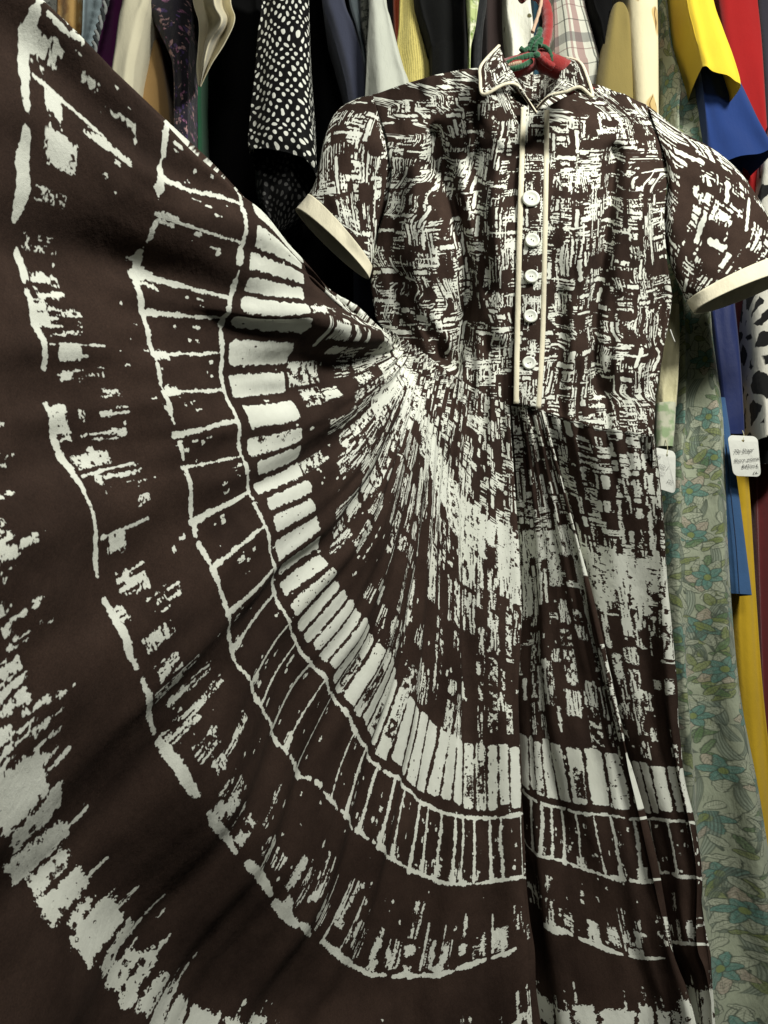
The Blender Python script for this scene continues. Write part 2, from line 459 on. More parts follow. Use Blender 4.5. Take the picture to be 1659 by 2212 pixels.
# 2 the pale ring that breaks up downwards
u = 0.0
while u < UTOT:
    k = wide(u, 190); grain_for(k); wd = ru(7, 18)*k; t0 = 158+ru(-7, 7)
    block(u-.5, u+wd+.5, t0+ru(-4, 6), t0+ru(34, 88), ragged=2.8, dry=ru(.16, .46), grain=random.choice('ffv'))
    if random.random() < .6: block(u+ru(0, 4), u+wd*ru(.5, 1), t0+50, t0+ru(90, 140), dry=ru(.25, .5))
    if random.random() < .5:
        z = ru(168, 225); line([(u, z), (u+ru(4, 12)*k, z+ru(-2, 2))], ru(.8, 1.6), value=0)
    if random.random() < .4:
        z = ru(168, 225); block(u, u+ru(2, 6)*k, z, z+ru(2, 8), value=0, ragged=1.6, dry=.35, grain='f')
    u += wd
# 3 dry streaks and speckled patches under it
u = 0.0
while u < UTOT:
    k = wide(u, 300); grain_for(k); wd = ru(5, 15)*k; v = 216+ru(0, 16); dens = .95
    while v < 425:
        ln = ru(14, 62); c = random.random()
        if c < dens*.62: block(u+ru(-2, 2)*k, u+wd, v, v+ln, dry=ru(.42, .70), ragged=1.8, grain=random.choice('vvvff'))
        elif c < dens*.72: block(u+ru(0, 3)*k, u+wd*ru(.3, .6), v, v+ln*.6, ragged=1.2, rnd=3, dry=ru(0, .15))
        elif c < dens*.80: block(u, u+wd*1.4, v, v+ru(4, 10), dry=ru(.4, .65), grain='h')
        v += ln+ru(0, 9); dens = 1.0-.22*(v-216)/210
    u += wd+ru(0, 5)*k
grain_for(1)
# 4 the row of upright blocks
keys = [u_on(3, *p) for p in [(535,500),(520,605),(492,688),(496,762),(500,833),(541,905),(548,975),(580,1050),(597,1135),(608,1195),(620,1250),(645,1320),(678,1375),(708,1424),(732,1475),(768,1520),(800,1565),(828,1614),(859,1640),(887,1667),(919,1700),(940,1722),(964,1735),(988,1740),(1013,1745),(1040,1745),(1063,1745),(1085,1745),(1106,1745)]]
keys += [u_on(3, x, 1745, N1+2, N2) for x in (1125,1151,1172,1194,1222,1262,1303,1345,1380)] + [u_on(3, x, 1770, N2+2, N3) for x in (1365,1404,1443,1476)]
keys = sorted(set(round(k, 1) for k in keys))
u = keys[0]
while u > 0: u -= 21; keys.insert(0, u)
u = keys[-1]
while u < UTOT: u += 17; keys.append(u)
for a_, b_ in [(keys[i], keys[i+1]) for i in range(len(keys)-1)]:
    if b_-a_ > 30: keys.append((a_+b_)/2)
keys.sort()
for i in range(1, len(keys)-1):
    if keys[i]-keys[i-1] < 4: continue
    kf = .70 if keys[i] < UST[N0+13] else .80; h0 = (keys[i]-keys[i-1])/2*kf; h1 = (keys[i+1]-keys[i])/2*kf
    v0, v1 = 452+ru(-3, 3), 526+ru(-4, 3)
    lean = ru(-2, 2)
    c = random.random()
    block(keys[i]-min(h0, 11), keys[i]+min(h1, 11), v0, v1, ragged=1.0, rnd=ru(1.5, 5), lean=lean, dry=0 if c < .8 else ru(.10, .28), grain='f' if c < .9 else 'v')
    if c > .86: block(keys[i]-h0*ru(.2, .9), keys[i]+h1*.9, v0+ru(5, 40), v0+ru(45, 70), value=0, dry=.42, ragged=1.5, grain='f')
    if c < .5:
        for _ in range(4): 
            q, z = keys[i]+ru(-h0, h1)*.7, ru(v0+5, v1-5); block(q, q+ru(.5, 1.6), z, z+ru(.8, 3), value=0, rnd=.4, ragged=.3)
# 5 ladder: two rings and the rungs between them
def ring_line(vm, width, amp, seed, gaps=0.0):
    r = np.random.default_rng(seed)
    us = np.arange(0, UTOT+9, 7.0); pts = np.stack([us, vm+np.cumsum(r.normal(0, .55, len(us)))*0+r.normal(0, amp, len(us))], 1)
    pts[:, 1] = np.convolve(np.pad(pts[:, 1], 2, 'edge'), [.1, .2, .4, .2, .1], 'valid')
    for i in range(len(us)-1):
        if r.random() < gaps: continue
        line(pts[i:i+2], np.array([1, 1])*max(1.3, r.normal(width, width*.25)), ragged=1.0)
ring_line(537, 4.0, 2.2, 21, .03); ring_line(610, 3.8, 2.2, 22, .06)
rungs = [u_on(3, *p) for p in [(517,442),(519,528),(496,641),(476,688),(479,765),(479,841),(514,908),(519,984),(556,1060),(572,1135),(593,1223),(600,1283),(626,1343),(643,1389),(682,1425),(702,1465),(719,1511),(770,1571),(788,1610),(816,1650),(846,1667),(876,1703),(912,1725),(926,1736),(954,1751),(978,1761),(998,1765),(1025,1765),(1057,1762),(1077,1761),(1122,1755)]]
rungs += [u_on(3, x, 1745, N1+2, N2) for x in (1137,1172,1189,1211,1245,1284,1319,1358)] + [u_on(3, x, 1770, N2+2, N3) for x in (1403,1442,1486)]
u = min(rungs)
while u > 0: u -= 24; rungs.append(u)
u = max(rungs)
while u < UTOT: u += 20; rungs.append(u)
for u in rungs:
    wd = ru(1.6, 4.6); a_, b_ = ru(-1.5, 1.5), ru(-3, 3)
    line([(u+a_, 537), (u+ru(-.8, .8), 560), (u+(a_+b_)/2, 585), (u+b_, 611)], [wd*.8, wd, wd*.9, wd*1.35], ragged=.9)
    if random.random() < .35: block(u+b_-4, u+b_+5, 596, 609, dry=.45, ragged=1.2)
    for _ in range(3):
        q = u+ru(4, 16); z = ru(545, 600)
        block(q, q+ru(.8, 4), z, z+ru(2, 10), dry=ru(.3, .65), ragged=.8)
# 6 sparse dry touches, then the broken pale ring
u = 0.0
while u < UTOT:
    wd = ru(6, 17); c = random.random()
    if c < .38: block(u, u+wd*.8, 625+ru(0, 30), 640+ru(15, 45), dry=ru(.6, .8), ragged=1.6)
    if c > .25: block(u, u+wd, 660+ru(0, 12), 688+ru(-3, 8), dry=ru(.45, .75), ragged=1.6, grain=random.choice('vvf'))
    if random.random() < .34: block(u, u+ru(4, 10), 668+ru(0, 10), 676+ru(0, 12), ragged=1.5)
    if random.random() < .22: line([(u, 650), (u+ru(-1, 1), 694)], ru(1, 2.2))
    if random.random() < .35: block(u, u+wd, 665+ru(0, 18), 670+ru(0, 20), dry=ru(.3, .5), grain='h', ragged=1.3)
    u += wd+ru(2, 12)
segs = [((81,20),(58,235)),((30,300),(45,460)),((60,545),(62,590)),((75,630),(105,790)),((110,870),(205,1085)),((175,1110),(215,1240)),((245,1290),(290,1440)),((308,1465),(342,1585)),((355,1610),(412,1720)),((445,1760),(507,1850)),((530,1868),(585,1940)),((600,1950),(640,1990)),((655,1985),(690,2015)),((702,2045),(765,2100)),((775,2102),(830,2112)),((850,2108),(905,2108)),((915,2108),(975,2098)),((985,2085),(1045,2075)),((1060,2060),(1105,2058))]
sg = [(u_on(5, *a_), u_on(5, *b_)) for a_, b_ in segs]
sg += [(u_on(5, a_, y, N1+2, N2), u_on(5, b_, y, N1+2, N2)) for a_, b_, y in ((1180,1240,2020),(1255,1340,2050),(1355,1430,2062))]+[(u_on(5, 1452, 2036, N2+2, N3), u_on(5, 1512, 2042, N2+2, N3))]
u = sg[-1][1]
while u < UTOT: sg.append((u+3, u+32)); u += 36
u = sg[0][0]
while u > 0: sg.append((u-32, u-3)); u -= 36
for a_, b_ in sg:
    a_, b_ = min(a_, b_), max(a_, b_); z = 699+ru(-2, 2); t = ru(4.5, 8.5)*(1.5 if b_ < UST[N0+5] else 1)
    line([(a_, z), ((a_*2+b_)/3, z+ru(-1.5, 1.5)), ((a_+b_*2)/3, z+ru(-1.5, 1.5)), (b_, z+ru(-2, 2))], [t*.7, t, t, t*.55], ragged=1.1)
    if random.random() < .6: block(a_+ru(0, 8), a_+ru(10, 20), z-ru(9, 14), z-1, dry=.25, ragged=1.6)
# 7 the hem blocks: solid below, spiky above; again at the very edge
u = 0.0
while u < UTOT:
    wd = ru(9, 30); top_v = 776+ru(-7, 9); faint = UST[N0+3] < u < UST[N0+10]
    block(u, u+wd, top_v+(6 if faint else 0), 816+ru(-8, 7), ragged=2.4, rnd=ru(2, 7), lean=ru(-5, 5), dry=ru(.4, .62) if faint else random.choice((0, 0, .06, .12, .22)), grain='v' if faint else 'f', taper=ru(-.1, .35))
    for _ in range(random.randint(0, 4)):
        q = u+ru(0, wd-3); block(q, q+ru(1.5, 5), top_v-ru(6, 30), top_v+8, ragged=1.4, dry=ru(.3, .6), taper=.7)
    for _ in range(3):
        q, z = u+ru(0, wd), ru(780, 812); block(q, q+ru(1, 5), z, z+ru(1, 6), value=0, ragged=1.6, dry=.2, grain='f')
    if random.random() < .22: block(u, u+wd, 866+ru(-4, 4), 915, ragged=2.4, rnd=4, dry=ru(0, .2), grain='f')
    u += wd+ru(.8, 6)
# stray flecks everywhere
for _ in range(int(UTOT*.55)):
    q, z = ru(0, UTOT), ru(225, 690)
    if 436 < z < 450: continue
    s_ = ru(.6, 2); block(q, q+s_, z, z+s_*ru(1, 4), rnd=.3, ragged=1.3)
skirt_img = drawn_image('skirt_print', M)                      # row 0 = waist -> v = 0
skirt_mat = print_material('brush_border_print_cotton', skirt_img)

# ---- bodice print: short brushed patches laid like basket work
BW = 620; RB = 3.4
CWs, CHs, Rs, Ms, fields = CW, CH, R, M, (nF, nM, nL, nV, nH)
CW = CH = int(BW*RB); R = RB
M = np.zeros((CH, CW), np.float32)
nF = noise(CH, CW, 1.3*R, 1.3*R, 31); nM = noise(CH, CW, 3.2*R, 3.2*R, 32)
nV = noise(CH, CW, 13*R, 1.1*R, 34); nH = noise(CH, CW, 1.1*R, 13*R, 36)
u = 0.0
while u < BW:                                                    # ground: brushed cells, lengthwise and crosswise
    wd = ru(12, 24); v = ru(-12, 0)
    while v < BW:
        ln = ru(12, 26)
        if random.random() < .5: block(u-2, u+wd+ru(0, 6), v-1, v+ln+1, dry=ru(.58, .76), grain='h', ragged=1.4)
        else: block(u-2, u+wd+2, v-1, v+ln+ru(0, 6), dry=ru(.58, .76), grain='v', ragged=1.4)
        v += ln
    u += wd
order = [(i, j) for i in range(0, BW, 17) for j in range(0, BW, 17)]
random.shuffle(order)
for i, j in order:
    u, v = i+ru(-8, 8), j+ru(-8, 8); c = random.random()
    if c < .30: block(u, u+ru(14, 36), v, v+ru(6, 15), value=0, ragged=1.0, rnd=2)
    elif c < .52: block(u, u+ru(5, 9), v, v+ru(16, 38), value=0, ragged=1.0)
    elif c < .66: block(u, u+ru(10, 22), v, v+ru(10, 22), value=0, ragged=1.4, rnd=3)
    elif c < .74: block(u, u+ru(14, 30), v, v+ru(7, 14), dry=ru(.4, .58), grain='h', ragged=1.2)
    elif c < .82: block(u, u+ru(7, 13), v, v+ru(14, 30), dry=ru(.4, .58), grain='v', ragged=1.2)
for _ in range(330):                                             # crisp little bars
    u, v = ru(0, BW), ru(0, BW); a_ = ru(11, 24); b_ = ru(2.8, 5)
    if random.random() < .5:
        block(u-2, u+a_+2, v-2, v+b_+2, value=0, ragged=.6); block(u, u+a_, v, v+b_, ragged=.7, rnd=.8)
    else:
        block(u-2, u+b_+2, v-2, v+a_+2, value=0, ragged=.6); block(u, u+b_, v, v+a_, ragged=.7, rnd=.8, lean=ru(-1.5, 1.5))
for _ in range(420):                                             # thin dark and pale lines
    u, v = ru(0, BW), ru(0, BW); a_ = ru(8, 30); val = random.random() < .45
    line([(u, v), (u+a_*.5, v+ru(-1, 1)), (u+a_, v+ru(-2, 2))] if random.random() < .55 else [(u, v), (u+ru(-1, 1), v+a_*.5), (u+ru(-1, 1), v+a_)], ru(1.2, 2.2), ragged=.5, value=float(val))
bod_mat = print_material('brush_basket_print_cotton', drawn_image('bodice_print', M))
CREAM = plain('cream_trim_cotton', srgb(238, 231, 204), weave=700, bump=.4)

# ---- bodice front
YB = 0.965                                                       # the vertical plane it hangs in
lx = [(190, 800), (215, 806), (300, 836), (380, 846), (440, 836), (500, 818), (560, 806), (620, 801), (690, 812), (735, 848), (800, 850)]
rx = [(190, 1380), (230, 1402), (287, 1468), (356, 1456), (400, 1440), (470, 1434), (560, 1440), (640, 1452), (700, 1444), (760, 1432), (850, 1416), (945, 1412)]
top = [(800, 208), (860, 186), (940, 162), (1000, 150), (1040, 146), (1075, 175), (1110, 215), (1150, 238), (1175, 236), (1215, 212), (1260, 195), (1300, 190), (1350, 204), (1400, 232), (1468, 287)]
bot = [(815, 702), (850, 727), (900, 756), (950, 794), (1010, 836), (1062, 866), (1100, 881), (1174, 893), (1290, 929), (1412, 943)]
ip = lambda tab, x: np.interp(x, [p[0] for p in tab], [p[1] for p in tab])
nr, nc = 150, 190
T, Q = np.meshgrid(np.linspace(0, 1, nr), np.linspace(0, 1, nc), indexing='ij')
X = 800+Q*640
for _ in range(6):
    Y = ip(top, X)*(1-T)+ip(bot, X)*T
    X = ip(lx, Y)*(1-Q)+ip(rx, Y)*Q
Y = ip(top, X)*(1-T)+ip(bot, X)*T
def ridge(poly, sig, amp):
    p = np.array(poly, float); d2 = np.full(X.shape, 1e9)
    for i in range(len(p)-1):
        e_ = p[i+1]-p[i]; t = np.clip(((X-p[i, 0])*e_[0]+(Y-p[i, 1])*e_[1])/(e_@e_), 0, 1)
        d2 = np.minimum(d2, (X-p[i, 0]-t*e_[0])**2+(Y-p[i, 1]-t*e_[1])**2)
    return amp*np.exp(-d2/(2*sig*sig))
side = (X-1135)/330
dpt = YB+.050*np.abs(side)**2.6-.030*np.exp(-((Y-470)/170)**2)*(1-.4*np.abs(side))
dpt = dpt+.012*smooth(330, 190, Y)
fold = 1.5*ridge([(940,290),(958,360),(980,440),(1004,533),(1012,620),(1004,720),(985,790)], 13, .017)
fold += ridge([(1018,240),(1026,400),(1034,500),(1058,620)], 11, .010)
fold += ridge([(1328,330),(1316,450),(1299,560),(1288,650),(1279,730),(1292,840)], 14, .019)
fold += ridge([(1210,640),(1200,760),(1192,880)], 12, .007)+ridge([(870,600),(900,690),(960,770)], 12, .008)
fold += ridge([(1432,480),(1440,600),(1428,720),(1414,840)], 12, .014)
fold -= ridge([(905,380),(912,520),(905,640),(930,730)], 26, .012)+ridge([(1068,330),(1074,520),(1082,720)], 18, .009)
fold *= 1.35
fold -= ridge([(1240,420),(1238,600),(1240,760)], 28, .010)+ridge([(1376,400),(1384,600),(1366,800)], 24, .010)
fold -= ridge([(1280,260),(1340,330),(1400,400)], 22, .006)
fine = (noise(nr, nc, 40, 8, 41)-.5)*.012+(noise(nr, nc, 16, 12, 42)-.5)*.006
pin = .0022*np.sin(X/5.2+.7*np.sin(Y/60))*smooth(690, 860, Y+.35*np.abs(X-1130))           # gathers into the waist seam
front = at_wall(X, Y, dpt+(fold+fine+pin)*smooth(0, .06, Q)*smooth(1, .94, Q))
# cloth coordinates in mm: arc length across, so the print bends into the folds
step = np.linalg.norm(np.diff(front, axis=1), axis=2)*1000
ub = np.concatenate([np.zeros((nr, 1)), np.cumsum(step, 1)], 1); ub -= ub[:, nc//2:nc//2+1]
broad = (noise(nr, nc, 40, 16, 43)-.5)*.02
vb = (Y-200)*.60+(fold*.8+broad*.4)*240
BS = BW*1.34
uvb = np.stack([(ub+310)/BS, (vb+30)/BS], -1)
sheet('bodice_front', front, bod_mat, dress, uvb, thick=.0008)
# the skirt is stitched to the lower edge of the bodice
cols = np.where((tu >= N0-1) & (tu <= N3))[0]
xr0 = np.interp(tu, np.arange(NS), XY[0, :, 0])
edge_x = X[-1]
tgt = np.stack([np.interp(xr0, edge_x, front[-1, :, q]) for q in range(3)], -1)
tgt[:, 2] += .003; tgt[:, 1] -= .0012
wt = np.zeros(nc_s); wt[cols] = 1; wt = np.convolve(np.pad(wt, 8, 'edge'), np.ones(17)/17, 'valid')
SK = SK+((tgt-SK[0])*wt[:, None])[None]*(1-smooth(0, .10, tv))[:, None, None]
skirt = sheet('skirt', SK, skirt_mat, dress, np.stack([U_/UTOT, V_*1000/VTOT], -1))
# bodice back, hanging a hand's breadth behind
Xb, Yb = X, ip([(800,206),(900,178),(1000,158),(1060,168),(1150,176),(1240,172),(1300,186),(1400,228),(1468,284)], X)*(1-T)+ip(bot, X)*T
backY = dpt+.015+.075*(1-np.clip(np.abs(side), 0, 1)**2.2)
sheet('bodice_back', at_wall(Xb, Yb, backY), bod_mat, dress, np.stack([(ub+90)/BS, (vb+200)/BS], -1), thick=.0008)

# ---- placket: a folded band with a pale piping on each side, and five buttons
px_l = [(1131, 232), (1128, 330), (1124, 450), (1120, 600), (1117, 750), (1115, 872)]
px_r = [(1181, 238), (1180, 330), (1178, 450), (1175, 600), (1171, 750), (1163, 882)]
def front_y(x, y):
    i = np.argmin((X-x)**2+(Y-y)**2); return dpt.flat[i]+(fold+fine).flat[i]
sm = lambda poly, n: resample(np.array(poly, float), n)
L_, R_ = sm(px_l, 60), sm(px_r, 60)
qq = np.linspace(0, 1, 12)
band = L_[:, None]*(1-qq)[None, :, None]+R_[:, None]*qq[None, :, None]
yc = np.convolve(np.pad([front_y(*p) for p in (L_+R_)/2], 6, 'edge'), np.ones(13)/13, 'valid')
band_Y = yc[:, None]-.0085+.003*(np.abs(qq-.5)*2)[None]**2+.0012*np.sin(np.linspace(0, 19, 60))[:, None]
BP = at_wall(band[..., 0], band[..., 1], band_Y)
plk = sheet('placket', BP, bod_mat, dress, np.stack([(np.broadcast_to(qq*32+410, (60, 12)))/BW, (band[..., 1]*.6)/BW], -1), thick=.0015)
for edge, wpx in ((0, 5.6), (-1, 5.2)):
    c_ = band[:, edge]; off = np.linspace(-1, 1, 7)
    gx = c_[:, None, 0]+off[None]*wpx; gy = np.broadcast_to(c_[:, None, 1], gx.shape)
    gY = band_Y[:, edge][:, None]-.0012-.0014*(1-off**2)[None]
    sheet('piping', at_wall(gx, gy, gY), CREAM, plk, thick=.0012)
BTN = NT('pearly_button_plastic')
BTN.b.inputs['Base Color'].default_value = srgb(236, 240, 228); BTN.b.inputs['Roughness'].default_value = .28
BTN = BTN.m
HOLE = plain('button_thread', srgb(150, 148, 136))
def lathe(profile, n=40):
    a = np.linspace(0, 2*np.pi, n, endpoint=False)
    pr = np.array(profile, float)
    V = np.stack([pr[:, 0:1]*np.cos(a)[None], np.broadcast_to(pr[:, 1:2], (len(pr), n)), pr[:, 0:1]*np.sin(a)[None]], -1)
    return V, grid_faces(len(pr), n, True)
for bx_, by_, rr in ((1147, 429, 17.5), (1150, 519, 15), (1148, 597, 14.5), (1146, 683, 14.5), (1143, 784, 14.5)):
    y0 = np.interp(by_, band[:, 5, 1], band_Y[:, 5])-.0022
    c_ = at_wall(bx_, by_, y0); rad = rr/FPX*np.linalg.norm(c_-[0, 0, CAM_Z])
    V, F = lathe([(1e-5, -.0006), (rad*.30, -.0006), (rad*.52, -.0008), (rad*.66, -.0015), (rad*.82, -.0020), (rad*.95, -.0016), (rad, -.0006), (rad*.97, .0006), (1e-5, .0012)])
    b_ = link('button', raw_mesh('button', V+c_, F), BTN, dress)
    tilt = ru(-.6, .6)
    for sgn_ in (-1, 1):
        hc = c_+np.array([sgn_*rad*.17*math.cos(tilt), -.0011, sgn_*rad*.17*math.sin(tilt)])
        V, F = lathe([(1e-5, -.0003), (rad*.085, -.0002), (rad*.09, .0004)], 12)
        link('thread_hole', raw_mesh('thread_hole', V+hc, F), HOLE, b_)

# ---- sleeves: short tubes with a pale turned band; the opening is seen from below
def sleeve(outer, inner, bulge, depth_mid, thick, cuff_f, uv0, rot):
    """outer/inner: seen outlines from shoulder to hem; bulge: how the front and back of each ring shift in view"""
    n, m = 70, 96
    O, I = sm(outer, n), sm(inner, n)
    t = np.linspace(0, 1, n)
    a = np.linspace(0, 2*np.pi, m, endpoint=False)
    midp, half = (O+I)/2, (O-I)/2
    bl = np.array(bulge, float)[None]*smooth(.1, 1, t)[:, None]
    pix = midp[:, None]+half[:, None]*np.cos(a)[None, :, None]+bl[:, None]*np.sin(a)[None, :, None]
    Yd = depth_mid-thick*(.35+.65*t)[:, None]*np.sin(a)[None]
    wr = (noise(n, m, 12, 6, 51+int(outer[0][0]))-.5)*.010+(noise(n, m, 25, 12, 52)-.5)*.012
    wr[:, :] *= smooth(0, .15, t)[:, None]*smooth(1, .85, t)[:, None]*np.abs(np.sin(a))[None]
    Pt = at_wall(pix[..., 0], pix[..., 1], Yd+wr)
    Pt = np.concatenate([Pt, Pt[:, :1]], 1)
    arc = np.linspace(0, 330, m+1)[None]*np.ones((n, 1)); lg = t[:, None]*150*np.ones((1, m+1))
    cr, sr = math.cos(rot), math.sin(rot)
    uvs = np.stack([(uv0[0]+arc*cr-lg*sr)/BS, (uv0[1]+arc*sr+lg*cr)/BS], -1)
    k = int(n*cuff_f)
    s_ = sheet('sleeve', Pt[:k+1], bod_mat, dress, uvs[:k+1], thick=.0008)
    cf = Pt[k:].copy(); ctr = Pt.mean(1, keepdims=True)[k:]
    cf = ctr+(cf-ctr)*1.008
    sheet('cuff', cf, CREAM, s_, thick=.0012)
    # the turned-in facing of the cuff, inside the opening
    ins = ctr+(Pt[k:]-ctr)*.98
    sheet('cuff_facing', ins, CREAM, s_, thick=.001)
    return s_
sleeve([(806, 206), (770, 214), (728, 240), (704, 290), (690, 350), (680, 395), (664, 424), (640, 452)],
       [(838, 330), (846, 380), (838, 430), (822, 480), (812, 520), (806, 556), (802, 580), (796, 602)],
       (8, -10), 1.005, .030, .84, (30, 40), .6)
sleeve([(1402, 234), (1470, 284), (1540, 322), (1598, 372), (1640, 432), (1676, 496), (1702, 545), (1722, 584)],
       [(1452, 380), (1438, 430), (1432, 480), (1438, 530), (1452, 580), (1470, 622), (1484, 650), (1500, 676)],
       (-7, -13), 1.000, .034, .86, (330, 260), -.55)
# ---- collar: two turned leaves on a stand, piped along the free edge
def leaf(neck, free, lift):
    """neck edge and free edge, both from the back of the neck round to the front"""
    n, m = 46, 18
    A_, B_ = sm(neck, n), sm(free, n)
    q = np.linspace(0, 1, m)
    g = A_[:, None]*(1-q)[None, :, None]+B_[:, None]*q[None, :, None]
    g[..., 2] -= lift*np.sin(q*np.pi)[None]
    Pt = at_wall(g[..., 0], g[..., 1], g[..., 2])
    uvl = np.stack(np.meshgrid(np.linspace(.2, .32, m), np.linspace(.55, .78, n)), -1)
    o = sheet('collar_leaf', Pt, bod_mat, dress, uvl, thick=.002)
    edge = np.concatenate([Pt[:, -1]])
    tube('piping', np.vstack([edge])+[0, -.0014, 0], .0024, CREAM, o, n=8, flat=.7)
    return o, Pt
# (x, y, Y) along each edge
leaf([(1082,112,.985),(1092,132,.955),(1104,152,.930),(1118,176,.912),(1136,206,.905),(1157,243,.905)],
     [(1078,100,.975),(1040,142,.945),(1037,172,.905),(1044,206,.885),(1088,184,.880),(1114,184,.886),(1130,206,.893),(1158,246,.898)], .008)
leaf([(1218,132,.990),(1212,150,.965),(1206,170,.935),(1196,192,.915),(1180,208,.908),(1158,236,.905)],
     [(1222,126,.985),(1252,136,.950),(1268,168,.905),(1279,210,.885),(1252,190,.880),(1222,200,.884),(1186,210,.892),(1160,236,.900)], .008)
# collar stand seen inside the neck, from the back
st = np.array([[(1092+q*128, 128+34*math.sin(q*math.pi)+t*46+10*math.sin(q*math.pi)*t, .99+.055*math.sin(q*math.pi)) for q in np.linspace(0, 1, 30)] for t in np.linspace(0, 1, 8)])
sheet('collar_stand', at_wall(st[..., 0], st[..., 1], st[..., 2]), bod_mat, dress, np.stack(np.meshgrid(np.linspace(.5, .75, 30), np.linspace(.2, .3, 8)), -1), thick=.0015)
CW, CH, R = CWs, CHs, Rs

# ================================================================== THE OTHER CLOTHES ON THE RAIL
RAIL = 'clothes hanging side by side on the rail'
def hang(name, label, cat, rows, Y0, mat, deep=.30, folds=(4, .11), part=None, seed=1, closed=False, hem_tilt=None, nrow=70, ncol=56, flat=.75, lift=0.0):
    """a garment seen edge-on: rows of (y, left, right) in view at its widest; Y0 = distance of its front fold"""
    rows = np.array(rows, float); t = np.arange(len(rows))
    rr = catmull(rows, np.linspace(0, len(rows)-1, nrow))
    a = np.linspace(0, 2*np.pi, ncol, endpoint=False)
    xc, hw = (rr[:, 1]+rr[:, 2])/2, np.maximum((rr[:, 2]-rr[:, 1])/2, .5)
    c_, s_ = np.cos(a), np.sin(a)
    hm = hw/FPX*Y0
    fr = np.minimum(hm*flat, .045)
    r_ = np.random.default_rng(seed)
    z = np.linspace(0, 1, nrow)[:, None]
    w_ = np.zeros((nrow, ncol))
    for k in range(folds[0]):
        f = r_.integers(2, 7); w_ += np.sin(f*a[None]+r_.uniform(0, 6)+z*r_.uniform(-5, 5))*folds[1]/(k+1)
    w_ += (noise(nrow, ncol, 14, 5, seed+70)-.5)*folds[1]*1.6
    px = xc[:, None]+hw[:, None]*np.sign(c_)[None]*np.abs(c_)[None]**.8*(1+.35*w_)
    dY = np.where(s_ > 0, -s_, -s_*1.0)[None]*np.where(s_ > 0, fr[:, None], deep-fr[:, None])
    Yv = Y0+fr[:, None]+dY+w_*hm[:, None]*1.0*(s_ > -.3)[None]
    py = np.broadcast_to(rr[:, :1], px.shape).copy()
    if hem_tilt is not None:
        py += hem_tilt*(c_[None]*.5)*smooth(.3, 1, z)-abs(hem_tilt)*lift*smooth(.6, 1, z)*s_[None]
    # the deep side is laid back along the line of sight it hides behind, so only real depth is added
    depth_scale = Yv/(Y0+fr[:, None])
    base = at_wall(px, py, Y0+fr[:, None]); Pt = base.copy(); Pt[..., 1] = Yv
    Pt = np.concatenate([Pt, Pt[:, :1]], 1)
    g_u = np.concatenate([[0], np.cumsum(np.linalg.norm(np.diff(Pt[nrow//2], axis=0), axis=1))])
    g_v = np.concatenate([[0], np.cumsum(np.abs(np.diff(Pt[:, :, 2].mean(1))))])
    uv = np.stack(np.meshgrid(g_u, g_v), -1)                     # metres of cloth
    if part is None:
        o = sheet(name, Pt, mat, None, uv); tag(o, label, cat, RAIL)
    else:
        o = sheet(name, Pt, mat, part, uv)
    return o

# -- materials of single garments
def polka(name, dot):
    k = NT(name); co = k.tc.outputs['UV']
    mp = k.n('ShaderNodeMapping'); mp.inputs['Rotation'].default_value = (0, 0, .6); mp.inputs['Scale'].default_value = (1.25, .95, 1); k.l(co, mp.inputs[0])
    nz = k.n('ShaderNodeTexNoise'); nz.inputs['Scale'].default_value = 24; k.l(co, nz.inputs['Vector'])
    ad = k.n('ShaderNodeVectorMath', operation='MULTIPLY_ADD'); k.l(nz.outputs['Color'], ad.inputs[0]); ad.inputs[1].default_value = (.03, .03, 0); k.l(mp.outputs[0], ad.inputs[2])
    v = k.n('ShaderNodeTexVoronoi'); v.inputs['Scale'].default_value = 75; v.inputs['Randomness'].default_value = .16; k.l(ad.outputs[0], v.inputs['Vector'])
    f = k.ramp(v.outputs['Distance'], [(.27, (1, 1, 1, 1)), (.30, (0, 0, 0, 1))])
    return k.cloth(k.mix(f, srgb(9, 9, 10), dot), rough=.7, sheen=.02, crease=.6)
def blotched(name, base, spots, scale=30, lo=.56, hi=.62, stretch=(1, 1, 1), **kw):
    """a ground colour with soft printed blotches: spots = list of (colour, shift)"""
    k = NT(name); c = base
    for col, sh in spots:
        mp = k.n('ShaderNodeMapping'); mp.inputs['Location'].default_value = (sh, sh*1.7, sh*.3); k.l(k.tc.outputs['UV'], mp.inputs[0])
        f = k.ramp(k.noise(mp.outputs[0], scale, 3, .55, stretch), [(lo, (0, 0, 0, 1)), (hi, (1, 1, 1, 1))])
        c = k.mix(f, c, col)
    return k.cloth(c, **kw)
def plaid():
    k = NT('pale_plaid_cotton'); sx = k.n('ShaderNodeSeparateXYZ'); k.l(k.tc.outputs['UV'], sx.inputs[0])
    c = srgb(206, 206, 192)
    def band(axis, period, pos, width, col, alpha):
        nonlocal c
        f = k.math('FRACT', k.math('ADD', k.math('DIVIDE', sx.outputs[axis], period), 1-pos))
        inside = k.math('MULTIPLY', k.math('LESS_THAN', f, width), alpha)
        c = k.mix(inside, c, col)
    band(0, .046, .10, .30, srgb(150, 112, 110), .75); band(0, .046, .52, .10, srgb(150, 112, 110), .7); band(0, .046, .75, .06, srgb(60, 66, 60), .8)
    band(1, .085, .50, .22, srgb(84, 86, 88), .6); band(1, .085, .20, .025, srgb(70, 72, 66), .7); band(1, .085, .86, .025, srgb(120, 90, 88), .6)
    return k.cloth(c, crease=.25)
